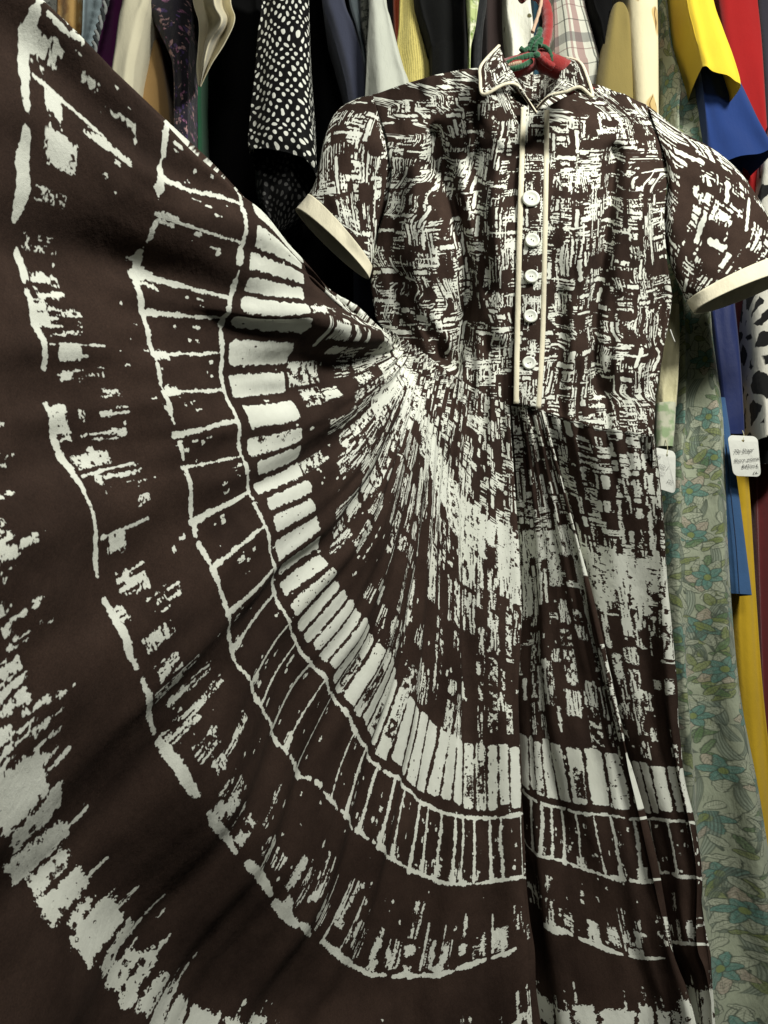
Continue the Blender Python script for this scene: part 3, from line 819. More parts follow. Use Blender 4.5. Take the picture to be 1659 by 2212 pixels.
def eyelet():
    k = NT('white_eyelet_cotton')
    v = k.n('ShaderNodeTexVoronoi'); v.inputs['Scale'].default_value = 34; v.inputs['Randomness'].default_value = 1; k.l(k.tc.outputs['UV'], v.inputs['Vector'])
    f = k.ramp(v.outputs['Distance'], [(.12, (1, 1, 1, 1)), (.17, (0, 0, 0, 1))])
    return k.cloth(k.mix(f, srgb(226, 226, 212), srgb(96, 92, 60)), crease=.5)
def sparkle():
    k = NT('black_flecked_jersey')
    v = k.n('ShaderNodeTexVoronoi'); v.inputs['Scale'].default_value = 85; k.l(k.tc.outputs['UV'], v.inputs['Vector'])
    f = k.ramp(v.outputs['Distance'], [(.07, (1, 1, 1, 1)), (.10, (0, 0, 0, 1))])
    return k.cloth(k.mix(f, srgb(20, 19, 23), srgb(190, 190, 190)))
def knit():
    k = NT('yellow_knit'); co = k.tc.outputs['UV']
    w = k.n('ShaderNodeTexWave'); w.inputs['Scale'].default_value = 70; w.inputs['Distortion'].default_value = 2; w.inputs['Detail Scale'].default_value = 4; k.l(co, w.inputs['Vector'])
    f2 = k.noise(co, 220, 2, .6, (1, .5, 1))
    c = k.mix(k.math('MULTIPLY', w.outputs['Fac'], f2), srgb(216, 202, 120), srgb(120, 108, 48))
    return k.cloth(c, bump=.9, weave=350, crease=.2)
def cow():
    k = NT('black_and_white_cow_print')
    nz = k.n('ShaderNodeTexNoise'); nz.inputs['Scale'].default_value = 60; k.l(k.tc.outputs['UV'], nz.inputs['Vector'])
    ad = k.n('ShaderNodeVectorMath', operation='MULTIPLY_ADD'); k.l(nz.outputs['Color'], ad.inputs[0]); ad.inputs[1].default_value = (.016, .016, 0); k.l(k.tc.outputs['UV'], ad.inputs[2])
    v = k.n('ShaderNodeTexVoronoi'); v.feature = 'DISTANCE_TO_EDGE'; v.inputs['Scale'].default_value = 24; k.l(ad.outputs[0], v.inputs['Vector'])
    f = k.ramp(v.outputs['Distance'], [(.13, (1, 1, 1, 1)), (.15, (0, 0, 0, 1))])
    return k.cloth(k.mix(f, srgb(14, 14, 15), srgb(224, 222, 210)), crease=.3)
BLACK = plain('black_cloth', srgb(10, 10, 11), wear=.3, crease=.3, sheen=0.0, rough=.95)
# -- drawn cloth: green garden print
GW, GH, RG = 420, 1500, 2.0
gw, gh = int(GW*RG), int(GH*RG)
G = np.ones((gh, gw, 3), np.float32)*np.array(srgb(176, 184, 160)[:3], np.float32)
G *= (1-.16*noise(gh, gw, 60, 60, 61)-.10*noise(gh, gw, 9, 9, 62))[..., None]
gr = np.random.default_rng(9)
def gpaint(mask, s, col, al=1.0):
    G[s] = G[s]*(1-mask[..., None]*al)+np.array(col[:3], np.float32)*mask[..., None]*al
def gwin(cx, cy, r):
    c0, c1, r0, r1 = max(0, int((cx-r)*RG)), min(gw, int((cx+r)*RG)), max(0, int((cy-r)*RG)), min(gh, int((cy+r)*RG))
    if c1-c0 < 2 or r1-r0 < 2: return None
    return (slice(r0, r1), slice(c0, c1)), (np.arange(c0, c1)/RG-cx)[None], (np.arange(r0, r1)/RG-cy)[:, None]
INK_G = srgb(48, 60, 50)
wob = noise(gh, gw, 5, 5, 63)
def petal(cx, cy, ang, ln, wd, col, al=.9, vein=True):
    w_ = gwin(cx, cy, ln*1.15)
    if w_ is None: return
    s, x, y = w_
    p = (x*math.cos(ang)+y*math.sin(ang))/ln; q = (-x*math.sin(ang)+y*math.cos(ang))/ln
    half = wd/ln*np.sqrt(np.clip(np.sin(np.clip(p, 0, 1)*np.pi), 0, 1))*(1-.35*p)+(wob[s]-.5)*.06
    inside = ((p > 0) & (p < 1) & (np.abs(q) < half)).astype(np.float32)
    shade = (.75+.5*wob[s])
    gpaint(inside*np.clip(shade, 0, 1), s, col, al)
    rim = np.clip(1-np.abs(np.abs(q)-half)*ln/1.15, 0, 1)*((p > 0) & (p < 1))
    gpaint(rim.astype(np.float32), s, INK_G, .9)
    if vein:
        gpaint((np.clip(1-np.abs(q)*ln/.8, 0, 1)*((p > .1) & (p < .8))).astype(np.float32), s, INK_G, .55)
        rib = (np.abs(np.sin(p*26+np.abs(q)*20)) > .93)*inside
        gpaint(rib.astype(np.float32), s, INK_G, .4)
def vine(cx, cy, r, a0, a1, wd, col):
    w_ = gwin(cx, cy, r+wd+4)
    if w_ is None: return
    s, x, y = w_
    rad = np.hypot(x, y*.62); an = np.mod(np.arctan2(y, x)-a0, 2*np.pi)
    ok = an < (a1-a0)
    ww = wd*np.sin(np.clip(an/(a1-a0), 0, 1)*np.pi)**.6
    gpaint((np.clip(ww-np.abs(rad-r)+.5, 0, 1)*ok).astype(np.float32), s, col, .35)
    for o_ in (0, .55, 1): gpaint((np.clip(1-np.abs(np.abs(rad-r)-ww*o_)/1.1, 0, 1)*ok).astype(np.float32), s, INK_G, .75)
TEAL, OLIVE, LEAFG, PINK, PALE = srgb(84, 138, 130), srgb(124, 136, 66), srgb(80, 116, 66), srgb(186, 170, 154), srgb(184, 190, 168)
yy = 10.0
while yy < GH:
    for xx in np.arange(0, GW, 52):
        x0, y0 = xx+gr.uniform(-16, 16), yy+gr.uniform(-22, 22)
        for _ in range(2):
            a0 = gr.uniform(0, 6.28); vine(x0+gr.uniform(-20, 20), y0+gr.uniform(-30, 40), gr.uniform(20, 38), a0, a0+gr.uniform(2, 3.6), gr.uniform(3, 6), srgb(140, 160, 152))
        for _ in range(11): petal(x0+gr.uniform(-34, 34), y0+gr.uniform(-48, 48), gr.uniform(0, 6.28), gr.uniform(16, 30), gr.uniform(4, 7), [OLIVE, OLIVE, LEAFG, PALE, PALE][gr.integers(5)], .75)
        na = gr.integers(5, 7); b0 = gr.uniform(0, 6)
        for q in range(na): petal(x0, y0, b0+q*6.28/na+.5, gr.uniform(24, 32), 9, PALE if q % 5 else PINK, .7)
        for q in range(na): petal(x0, y0, b0+q*6.28/na+gr.uniform(-.2, .2), gr.uniform(15, 24), 6.5, TEAL, .85)
        w_ = gwin(x0, y0, 6)
        if w_ is not None:
            s, x, y = w_; gpaint(np.clip(4.2-np.hypot(x, y*.8), 0, 1).astype(np.float32), s, OLIVE, .9); gpaint(np.clip(1-np.abs(np.hypot(x, y*.8)-4.2)/.7, 0, 1).astype(np.float32), s, INK_G, .8)
        for _ in range(3):                                        # fringed little combs
            cx_, cy_ = x0+gr.uniform(-40, 40), y0+gr.uniform(-50, 50)
            for q in range(6):
                w_ = gwin(cx_+q*3.2, cy_+math.sin(q)*2, 6)
                if w_ is not None:
                    s, x, y = w_; gpaint((np.clip(1-np.abs(x-y*.15)/.55, 0, 1)*(np.abs(y) < 4)).astype(np.float32), s, INK_G, .6)
    yy += 68
gi = drawn_image('garden_print', G)
gk = NT('green_garden_print_cotton')
ti = gk.n('ShaderNodeTexImage', image=gi, extension='REPEAT', interpolation='Linear')
mp = gk.n('ShaderNodeMapping'); mp.inputs['Scale'].default_value = (1000/GW, 1000/GH, 1); gk.l(gk.tc.outputs['UV'], mp.inputs[0]); gk.l(mp.outputs[0], ti.inputs[0])
GREENP = gk.cloth(gk.mix(.12, ti.outputs[0], srgb(160, 168, 144)), crease=.45, wear=.15)

# -- the row, from one end of the rail to the other
hang('lace_blouse', 'white lacy blouse beside the gold brocade one', 'blouse', [(-140,92,150),(60,88,142),(300,80,140),(700,70,140)], 1.20, blotched('white_lace', srgb(214, 216, 206), [(srgb(120, 122, 116), .3)], 160, .58, .66, crease=.6), seed=2)
hang('brocade_dress', 'gold brocade dress with faded cream swirls', 'dress', [(-140,128,184),(80,122,183),(300,115,184),(900,100,186)], 1.17, blotched('gold_brocade', srgb(188, 152, 92), [(srgb(214, 198, 160), .2), (srgb(150, 110, 60), 3.1)], 34, .5, .6, (1, .6, 1), crease=.3), seed=3)
bw = hang('blue_grey_dress', 'pale blue grey dress edged with a twisted cord', 'dress', [(-140,184,236),(60,178,214),(120,174,206),(400,168,204),(900,160,204)], 1.15, plain('pale_blue_satin', srgb(158, 176, 182), rough=.5, crease=.3), seed=4)
CORD = plain('grey_cord', srgb(148, 152, 150)); CORD2 = plain('dark_cord', srgb(52, 56, 58))
pth = at_wall(*sm([(240,-60),(232,-10),(224,22),(214,58),(207,84),(202,112),(197,170),(192,260)], 90).T, 1.12)
for ph, m_ in ((0, CORD), (math.pi, CORD2)):
    a_ = np.linspace(0, 46, 90)+ph
    tube('twisted_cord', pth+np.stack([np.cos(a_)*.0028, np.sin(a_)*.0028, 0*a_], 1), .0031, m_, bw, n=7)
hang('purple_dress', 'deep purple dress hanging next to a cream coat', 'dress', [(-140,228,282),(0,222,272),(140,206,264),(300,198,262),(900,190,262)], 1.16, plain('purple_wool', srgb(92, 26, 84), crease=.3), seed=5)
hang('cream_coat', 'long cream coat overlapping a tan one', 'coat', [(-140,282,338),(0,266,322),(40,258,311),(100,250,300),(170,240,289),(330,226,276),(700,215,266)], 1.10, plain('cream_wool', srgb(220, 214, 186), crease=.2), seed=6, folds=(3, .10))
hang('tan_coat', 'tan coat between a cream coat and a dark floral dress', 'coat', [(-140,276,330),(0,274,330),(60,272,340),(150,262,353),(260,256,367),(400,250,372),(900,240,376)], 1.16, plain('tan_gabardine', srgb(172, 138, 88), crease=.25), seed=7, folds=(3, .05))
hang('dark_floral_dress', 'black dress printed with purple and pink flowers', 'dress', [(-140,290,432),(0,296,420),(40,330,414),(90,356,410),(150,374,408),(300,376,406),(900,376,406)], 1.12, blotched('purple_flower_print', srgb(28, 25, 36), [(srgb(72, 54, 104), .4), (srgb(150, 98, 132), 2.2), (srgb(176, 140, 140), 5.2)], 62, .60, .66, crease=.4), seed=8)
hang('green_skirt', 'dark green strip of a skirt between black clothes', 'skirt', [(-140,406,432),(60,406,434),(200,402,434),(344,398,437),(900,388,440)], 1.19, plain('bottle_green', srgb(24, 84, 54), crease=.2), seed=9)
hang('black_coat', 'long black coat beside the polka dot blouse', 'coat', [(-140,430,572),(60,434,575),(400,432,580),(1100,420,590)], 1.24, BLACK, seed=10)
# cream linen jacket front, its edge curling over on itself
lin = plain('cream_linen', srgb(214, 206, 178), weave=420, bump=.5, crease=.3)
Lr = sm([(424,-120,1.12),(417,-10,1.12),(430,50,1.11),(429,100,1.11),(425,150,1.11),(429,186,1.11)], 70)
Mr = sm([(470,-120,1.05),(462,0,1.05),(478,46,1.04),(452,92,1.06),(440,140,1.07),(431,187,1.11)], 70)
Rr = sm([(512,-120,1.10),(498,-5,1.09),(507,42,1.08),(486,92,1.09),(456,140,1.10),(433,188,1.12)], 70)
Br = sm([(490,-120,1.20),(474,0,1.18),(470,50,1.17),(458,100,1.16),(444,145,1.14),(432,187,1.12)], 70)
strip = catmull(np.stack([Br, Lr, .5*(Lr+Mr)+[0, 0, .055], Mr+[0, 0, -.02], .5*Mr+.5*Rr+[0, 0, .045], Rr, .5*Rr+.5*Br]), np.linspace(0, 6, 90)).transpose(1, 0, 2)
lj = sheet('linen_jacket', at_wall(strip[..., 0], strip[..., 1], strip[..., 2]), lin, None, thick=.0016)
tag(lj, 'cream linen jacket front with a curling pointed edge', 'jacket', RAIL)
pk = polka('black_polka_dot_crepe', srgb(230, 232, 222)); pk_shaded = polka('shaded_polka_dot_crepe', srgb(92, 92, 90))  # second copy has greyed dots: shade inside the sleeve put into the colour
pb = hang('polka_dot_blouse', 'black blouse sleeve covered with small white polka dots', 'blouse', [(-140,570,660),(0,566,667),(80,556,670),(160,551,674),(260,541,680),(330,536,684),(362,540,684)], 1.08, pk, deep=.16, seed=11, folds=(4, .12), hem_tilt=46, lift=.25)
hang('inner_sleeve', '', '', [(300,556,676),(380,554,678),(430,562,672),(475,578,640),(500,592,612)], 1.13, pk_shaded, deep=.10, seed=12, folds=(4, .2), part=pb)
hang('black_jacket', 'black jacket between polka dot blouse and slate coat', 'jacket', [(-140,655,770),(60,660,775),(300,655,800),(700,640,830),(1200,620,850)], 1.26, BLACK, seed=13)
hang('slate_coat', 'slate blue coat sleeve hanging at a slant', 'coat', [(-140,680,728),(0,696,744),(60,712,766),(130,732,786),(212,750,797),(330,760,802),(700,764,806)], 1.14, plain('slate_wool', srgb(58, 62, 80), crease=.2), seed=14)
hang('pale_blue_shirt', 'thin edge of a pale blue shirt behind a slate sleeve', 'shirt', [(-140,742,768),(0,754,776),(60,770,786),(130,784,797),(300,790,802)], 1.19, plain('pale_blue_cotton', srgb(186, 202, 208), crease=.3), seed=15)
hang('grey_lace_top', 'grey lace top squeezed beside a pale grey sleeve', 'top', [(-140,774,800),(20,778,800),(60,782,802),(120,790,803),(300,794,806)], 1.16, blotched('grey_lace', srgb(150, 152, 140), [(srgb(70, 74, 68), .8)], 110, .5, .58, crease=.6), seed=16)
hang('pale_grey_blouse', 'plain pale grey blouse sleeve widening downwards', 'blouse', [(-140,792,826),(0,796,834),(40,796,843),(100,792,858),(150,790,872),(192,788,886),(330,782,912),(600,780,915)], 1.10, plain('pale_grey_crepe', srgb(196, 200, 188), crease=.3), seed=17, folds=(3, .08))
hang('rust_dress', 'thin strip of rust red cloth with pale edges', 'dress', [(-140,848,876),(0,850,871),(55,853,868),(110,857,865),(300,858,864)], 1.15, plain('rust_crepe', srgb(140, 52, 22)), seed=18)
hang('yellow_cardigan', 'pale yellow knitted cardigan beside a black knit', 'cardigan', [(-140,866,930),(0,862,914),(60,860,918),(120,854,932),(172,864,932),(330,868,936),(600,868,936)], 1.13, knit(), seed=19, folds=(4, .10))
hang('black_sweater', 'black knitted sweater beside the yellow cardigan', 'sweater', [(-140,888,1000),(0,892,1002),(50,906,1004),(100,924,1008),(160,930,1012),(500,925,1035)], 1.10, plain('black_knit', srgb(12, 13, 13), sheen=.03, weave=260, bump=.8, wear=.3, crease=.3), seed=20)
lf = hang('leaf_scarf', 'pointed pale green scarf end tapering to a string', 'scarf', [(-100,996,1052),(-20,1006,1038),(30,1010,1031),(60,1012,1027),(85,1013.5,1020),(110,1013.5,1017),(150,1013,1016)], 1.06, blotched('pale_green_silk', srgb(176, 190, 128), [(srgb(96, 124, 50), .6), (srgb(220, 222, 190), 3)], 40, .52, .62, crease=.3), deep=.03, seed=21)
hang('brown_dress', 'very dark brown dress beside the white eyelet blouse', 'dress', [(-140,1036,1086),(0,1042,1084),(100,1044,1090),(300,1046,1094),(600,1040,1094)], 1.15, plain('dark_brown_cloth', srgb(42, 30, 28), crease=.2), seed=22)
hang('dark_blouse', 'black satin blouse behind the pale green scarf', 'blouse', [(-140,1018,1058),(0,1022,1052),(60,1024,1044),(150,1022,1040),(400,1020,1040)], 1.13, plain('black_satin', srgb(28, 30, 32), rough=.4, crease=.5), seed=23)
hang('eyelet_blouse', 'white eyelet lace blouse behind the red hanger', 'blouse', [(-140,1092,1140),(0,1088,1146),(60,1090,1152),(120,1098,1152),(200,1100,1150)], 1.12, eyelet(), deep=.14, seed=24, folds=(4, .16))
hang('teal_dress', 'narrow strip of teal cloth behind the hanger hook', 'dress', [(-140,1150,1166),(0,1152,1166),(100,1153,1164),(300,1153,1164)], 1.20, plain('teal_cloth', srgb(40, 80, 100)), seed=25)
hang('plaid_shirt', 'pale plaid shirt with dusty pink and grey stripes', 'shirt', [(-140,1188,1254),(0,1190,1262),(60,1192,1276),(140,1192,1298),(175,1198,1306),(340,1200,1312),(600,1200,1312)], 1.14, plaid(), seed=26, folds=(3, .08))
hang('black_vest', 'black vest edge between plaid shirt and olive coat', 'vest', [(-140,1262,1326),(0,1274,1322),(60,1294,1320),(112,1308,1315)], 1.12, BLACK, seed=27)
hang('olive_coat', 'olive tan suede coat with rounded shoulder', 'coat', [(6,1334,1342),(14,1324,1350),(35,1316,1359),(70,1308,1365),(120,1298,1369),(200,1286,1376),(360,1278,1382),(700,1270,1386)], 1.11, plain('olive_suede', srgb(132, 118, 66), crease=.2), seed=28, folds=(3, .05))
hang('black_coat', 'black coat close behind the olive suede one', 'coat', [(-140,1310,1380),(0,1312,1378),(200,1312,1372),(600,1312,1372)], 1.30, BLACK, seed=29)
cl = NT('cream_leaf_print')
lfac = cl.ramp(cl.noise(cl.tc.outputs['UV'], 15, 2, .5, (1, .55, 1)), [(.56, (0, 0, 0, 1)), (.58, (1, 1, 1, 1))])
wv = cl.n('ShaderNodeTexWave'); wv.inputs['Scale'].default_value = 26; wv.inputs['Distortion'].default_value = 7; wv.inputs['Detail'].default_value = 1; cl.l(cl.tc.outputs['UV'], wv.inputs['Vector'])
lline = cl.ramp(wv.outputs['Fac'], [(.05, (1, 1, 1, 1)), (.12, (0, 0, 0, 1))])
lmask = cl.math('MULTIPLY', lline, lfac)
CLEAF = cl.cloth(cl.mix(lmask, cl.mix(lfac, srgb(222, 212, 176), srgb(198, 172, 116)), srgb(120, 92, 50)), crease=.2)
hang('leaf_print_dress', 'cream dress printed with brown leaves', 'dress', [(-140,1350,1414),(0,1356,1419),(100,1362,1421),(240,1372,1422),(420,1376,1424),(800,1380,1424)], 1.10, CLEAF, seed=30, folds=(2, .04))
gd = hang('garden_print_dress', 'long pale green dress printed with teal flowers and vines', 'dress', [(-140,1404,1484),(0,1412,1494),(60,1416,1502),(120,1424,1516),(170,1428,1532),(220,1432,1536),(260,1434,1528),(320,1436,1530),(500,1440,1528),(690,1446,1534),(800,1444,1546),(900,1436,1558),(1050,1424,1564),(1280,1420,1574),(1500,1420,1592),(1700,1430,1630),(1900,1440,1662),(2150,1450,1694),(2400,1460,1720)], 1.13, GREENP, deep=.22, seed=31, folds=(5, .22), nrow=160)
ys = hang('yellow_shirt', 'bright yellow shirt sleeve over a blue one', 'shirt', [(-140,1470,1516),(0,1484,1541),(60,1498,1561),(110,1508,1582),(150,1516,1597),(166,1518,1600)], 1.06, plain('yellow_cotton', srgb(226, 196, 52), crease=.15), deep=.12, seed=32, folds=(2, .05), hem_tilt=44, flat=.22)
hang('blue_shirt', 'royal blue shirt sleeve under the yellow one', 'shirt', [(60,1506,1550),(140,1512,1582),(200,1518,1610),(260,1524,1636),(305,1529,1655),(345,1534,1672)], 1.10, plain('royal_blue_cotton', srgb(22, 52, 112), crease=.2), deep=.14, seed=33, folds=(2, .05), hem_tilt=-40, flat=.2)
hang('red_dress', 'bright red dress behind the yellow sleeve', 'dress', [(-140,1520,1618),(0,1546,1632),(100,1560,1642),(243,1596,1652),(400,1604,1660),(800,1610,1670)], 1.17, plain('red_crepe', srgb(150, 14, 16), crease=.2), seed=34, folds=(4, .12))
hang('grey_red_coat', 'dark grey coat edge beside the red dress', 'coat', [(-140,1626,1700),(0,1632,1700),(200,1644,1710),(500,1650,1720)], 1.20, plain('charcoal', srgb(46, 44, 54)), seed=35)
hang('flecked_dress', 'black dress with tiny white flecks beside the cow print top', 'dress', [(60,1650,1720),(200,1632,1720),(350,1616,1710),(500,1600,1700),(700,1580,1690),(900,1584,1690),(1010,1588,1690)], 1.24, sparkle(), seed=36)
hang('cow_print_top', 'black and white cow print top behind the pale cuff', 'top', [(260,1668,1740),(350,1648,1740),(500,1636,1740),(640,1626,1730),(720,1626,1730),(820,1630,1730),(880,1636,1730),(948,1642,1720)], 1.13, cow(), deep=.14, seed=37, folds=(4, .12))
hang('navy_dress', 'sheer navy dress strip beside the garden print dress', 'dress', [(500,1520,1572),(640,1528,1584),(760,1540,1596),(880,1554,1604),(940,1560,1606)], 1.16, plain('navy_chiffon', srgb(20, 36, 88), rough=.5, crease=.2), deep=.12, seed=38)
hang('yellow_trousers', 'mustard yellow trousers hanging below navy cloth', 'trousers', [(840,1556,1602),(940,1564,1608),(1100,1574,1620),(1300,1582,1632),(1500,1592,1646),(1700,1606,1668),(2000,1640,1704),(2400,1680,1760)], 1.20, plain('mustard_cotton', srgb(200, 164, 36), crease=.2), seed=39)
dn = hang('denim_skirt', 'mid blue denim skirt edge in front of yellow trousers', 'skirt', [(860,1548,1566),(1000,1556,1586),(1120,1562,1602),(1284,1572,1622)], 1.155, plain('mid_blue_denim', srgb(58, 94, 138), weave=500, bump=.6), deep=.10, seed=40, folds=(2, .05), hem_tilt=4)
tube('seam', at_wall(*sm([(1568,960),(1580,1080),(1590,1180),(1597,1282)], 30).T, 1.148), .0009, plain('dark_blue_thread', srgb(24, 44, 76)), dn, n=6)
hang('maroon_dress', 'dark maroon dress behind the yellow trousers', 'dress', [(860,1606,1720),(1100,1614,1730),(1500,1630,1740),(1900,1650,1780),(2400,1680,1800)], 1.30, plain('maroon_velvet', srgb(92, 12, 16), sheen=.4), seed=41)
cs = hang('cream_silk_blouse', 'cream and pale green silk sleeve end above a paper tag', 'blouse', [(660,1440,1466),(740,1430,1467),(820,1420,1464),(880,1416,1460)], 1.06, plain('cream_silk', srgb(206, 200, 160), rough=.5, crease=.6), deep=.06, seed=42, folds=(4, .16))
hang('printed_cuff', '', '', [(872,1417,1459),(920,1416,1457),(966,1417,1453)], 1.055, blotched('pale_green_print', srgb(206, 208, 184), [(srgb(160, 182, 140), .5)], 34, .48, .56, crease=.2), deep=.05, seed=43, folds=(2, .05), part=cs)
# black garment shapes added to fill the gaps between the clothes with dark
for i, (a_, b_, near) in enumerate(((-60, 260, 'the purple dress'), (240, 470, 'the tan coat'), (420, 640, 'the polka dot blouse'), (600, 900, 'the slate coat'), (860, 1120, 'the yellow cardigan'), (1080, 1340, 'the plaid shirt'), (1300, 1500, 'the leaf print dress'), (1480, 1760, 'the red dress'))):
    hang('dark_gap_filler', 'added black shape filling the dark gap behind '+near, 'coat', [(-160,a_,b_),(300,a_-8,b_+8),(1200,a_-20,b_+20),(2500,a_-60,b_+70)], 1.48+.02*(i % 2), BLACK, deep=.3, seed=80+i)['group'] = 'black shapes added to fill dark gaps'

# ---- paper price tags with handwriting
PAPER = plain('white_card', srgb(226, 228, 220), weave=200, bump=.1, wear=.06)
INK = plain('pen_ink', srgb(40, 40, 42), wear=0); FAINT = plain('faint_pencil', srgb(140, 140, 138), wear=0)
STRING = plain('tag_string', srgb(190, 186, 150))
def price_tag(label, corners, Y, hole, lines, ink, string_top):
    P4 = [np.array(c, float) for c in corners]                   # tl, tr, br, bl
    t = empty('price_tag'); tag(t, label, 'tag', 'paper price tags')
    def pt(s_, q, dy=0.0):
        xy = (P4[0]*(1-s_)+P4[1]*s_)*(1-q)+(P4[3]*(1-s_)+P4[2]*s_)*q
        return at_wall(xy[0], xy[1], Y-.004*math.sin(q*3)+dy)
    rad_s, rad_t = .18, .13; out = []
    for cx_, cy_, a0 in ((1-rad_s, rad_t, -90), (1-rad_s, 1-rad_t, 0), (rad_s, 1-rad_t, 90), (rad_s, rad_t, 180)):
        for k in range(7):
            a_ = math.radians(a0+k*15); out.append((cx_+rad_s*math.cos(a_), cy_+rad_t*math.sin(a_)))
    hl = [(hole[0]+.05*math.cos(a_), hole[1]+.038*math.sin(a_)) for a_ in np.linspace(0, 2*math.pi, 28, endpoint=False)-math.pi/2+.6]
    m = 28
    V = [pt(*p) for p in out]+[pt(*p) for p in hl]
    # bridge outline and hole ring by nearest start
    st = int(np.argmin([math.hypot(p[0]-hl[0][0]-.3, p[1]-hl[0][1]) for p in out]))
    aout = [math.atan2(p[1]-hole[1], p[0]-hole[0]) for p in out]; ahl = [math.atan2(p[1]-hole[1], p[0]-hole[0]) for p in hl]
    F = []
    for i in range(m):
        j = (i+1) % m
        k0 = int(np.argmin([abs((ahl[k]-aout[i]+math.pi) % (2*math.pi)-math.pi) for k in range(m)]))
        k1 = int(np.argmin([abs((ahl[k]-aout[j]+math.pi) % (2*math.pi)-math.pi) for k in range(m)]))
        F.append([i, j, m+k1, m+k0] if k0 != k1 else [i, j, m+k0])
        k = k0
        while k != k1 and (k+1) % m != k1 and abs(k1-k0) % m < m//2:
            F[-1] = [i, j, m+k1, m+k0]; break
    me = bpy.data.meshes.new('card'); me.from_pydata([tuple(v) for v in V], [], F); me.update()
    o = link('card', me, PAPER, t); md = o.modifiers.new('thickness', 'SOLIDIFY'); md.thickness = .0006
    ex = pt(1, .5)-pt(0, .5); wm = np.linalg.norm(ex); ex /= wm
    ey = pt(.5, 0)-pt(.5, 1); ey -= ex*(ex@ey); ey /= np.linalg.norm(ey); ez = np.cross(ex, ey)
    for txt, s_, q, size, ang in lines:
        cu = bpy.data.curves.new('handwriting', 'FONT'); cu.body = txt; cu.size = size*wm*.86; cu.shear = .28; cu.space_character = 1.0; cu.extrude = 0.0
        tmp = bpy.data.objects.new('handwriting_tmp', cu); hm_ = bpy.data.meshes.new_from_object(tmp); bpy.data.objects.remove(tmp)
        h_ = link('handwriting', hm_, ink, t)
        p = pt(s_, q, -.0011)
        from mathutils import Matrix
        c_, n_ = math.cos(ang), math.sin(ang); x_, y_ = ex*c_+ey*n_, -ex*n_+ey*c_
        h_.matrix_world = Matrix(((x_[0], y_[0], ez[0], p[0]), (x_[1], y_[1], ez[1], p[1]), (x_[2], y_[2], ez[2], p[2]), (0, 0, 0, 1)))
    hp = pt(*hole, -.001)
    top_ = at_wall(string_top[0], string_top[1], Y+.01)
    tube('string', resample(np.array([top_, (top_+hp)/2+[.001, -.002, 0], hp, hp+[0, .004, -.003]]), 20), .0006, STRING, t, n=6)
    return t
price_tag('white card tag with four handwritten lines beside the yellow trousers', [(1571,940),(1636,943),(1644,1030),(1584,1028)], 1.13, (.50, .12),
          [('70s Shapr', .13, .44, .21, .14), ('Shore woman', .10, .66, .19, .14), ('B42/m-L', .34, .80, .20, .10), ('£4-', .70, .95, .17, .06)], INK, (1604, 930))
price_tag('white card tag with faint pencil writing under the silk sleeve', [(1413,966),(1459,976),(1459,1067),(1411,1052)], 1.045, (.60, .13),
          [('50', .10, .24, .22, -.1), ('1950s f', .10, .44, .22, -.06), ('nylon', .10, .60, .22, -.04), ('M/L', .62, .76, .22, -.04)], FAINT, (1438, 950))
pin_m = NT('plastic_barb'); pin_m.b.inputs['Base Color'].default_value = srgb(230, 230, 226); pin_m.b.inputs['Roughness'].default_value = .3
tube('tag_barb', at_wall(*resample(np.array([(1448,712),(1452,724),(1458,739)], float), 8).T, 1.0), .0008, pin_m.m, dress, n=6)

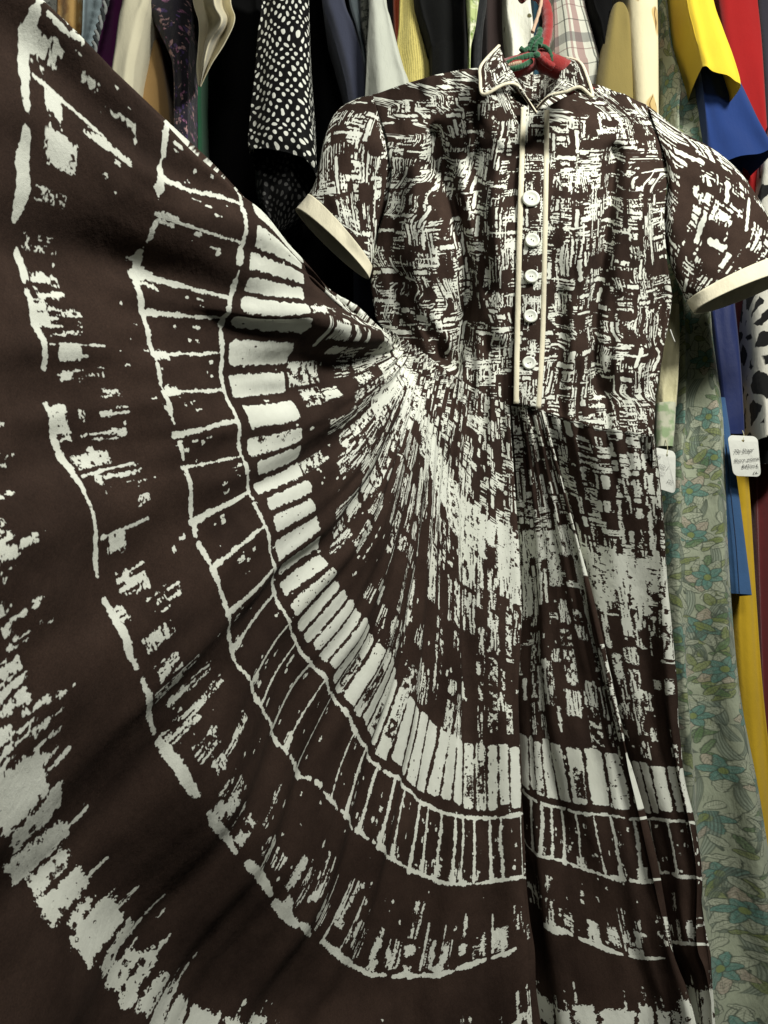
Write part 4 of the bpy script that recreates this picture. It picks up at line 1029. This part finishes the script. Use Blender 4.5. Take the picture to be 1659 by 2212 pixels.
# ---- padded hanger covered in red and green crochet, inside the collar
YARN_R, YARN_G, YARN_W = plain('red_yarn', srgb(146, 16, 12), weave=380, bump=1.0, sheen=.4), plain('green_yarn', srgb(14, 84, 48), weave=380, bump=1.0, sheen=.4), plain('pale_yarn', srgb(206, 176, 150), weave=380, bump=.8)
hg = empty('padded_hanger'); tag(hg, 'red and green crocheted hanger showing in the dress neck', 'hanger')
def path(pts, n=60): return at_wall(*resample(np.array(pts, float), n).T)
def yarn(name, pts, r, m, amp=.18, freq=40, n=80):
    p = path(pts, n); rr = r*(1+amp*np.sin(np.linspace(0, freq, n))+amp*.5*np.sin(np.linspace(0, freq*1.7, n)))
    return tube(name, p, rr, m, hg, n=12)
yarn('arm', [(1160,120,.975),(1140,134,.965),(1112,146,.962),(1086,154,.975),(1062,182,1.015),(1020,192,1.025),(985,204,1.03)], .0150, YARN_R, .03)
yarn('arm', [(1158,120,.975),(1178,134,.965),(1200,144,.962),(1222,156,.975),(1244,192,1.02),(1280,216,1.025),(1310,236,1.03)], .0150, YARN_R, .03)
yarn('crochet_edge', [(1092,140,.955),(1106,133,.952),(1122,128,.95),(1140,122,.95),(1154,120,.953)], .0046, YARN_G, .05, 60)
yarn('crochet_edge', [(1096,150,.948),(1112,148,.945),(1130,142,.945),(1148,132,.948)], .0038, YARN_G, .05, 60)
yarn('crochet_edge', [(1098,144,.95),(1112,139,.947),(1126,136,.947)], .0034, YARN_W, .08, 50)
yarn('crochet_edge', [(1148,112,.953),(1160,102,.951),(1174,100,.95),(1186,110,.95),(1192,126,.95),(1196,142,.952)], .0030, YARN_G, .06, 60)
yarn('crochet_edge', [(1152,112,.96),(1164,120,.952),(1178,134,.948),(1196,146,.95)], .0050, YARN_R, .05, 50)
yarn('hook', [(1164,112,.975),(1176,96,.98),(1182,70,.985),(1183,40,.99),(1178,14,.995),(1164,-8,1.0),(1140,-14,1.0),(1124,-4,1.0)], .0082, YARN_R, .03, 60)
yarn('tie', [(1150,118,.955),(1146,104,.952),(1150,90,.95),(1162,80,.95),(1166,64,.952)], .0046, YARN_G, .05, 50)
yarn('tie', [(1152,116,.955),(1140,106,.95),(1132,110,.95),(1124,104,.95)], .0034, YARN_G, .05, 40)
yarn('tie', [(1154,112,.95),(1158,98,.947),(1168,86,.947),(1164,100,.947)], .0040, YARN_G, .05, 40)
yarn('tie', [(1150,70,.985),(1160,40,.985),(1168,10,.985),(1172,-30,.985)], .0026, YARN_W, .1, 30)
V, F = lathe([(1e-5, -.003), (.004, -.002), (.0052, 0), (.004, .002), (1e-5, .003)], 14)
link('yarn_knot', raw_mesh('yarn_knot', V+at_wall(1160, 118, .938), F), YARN_G, hg)
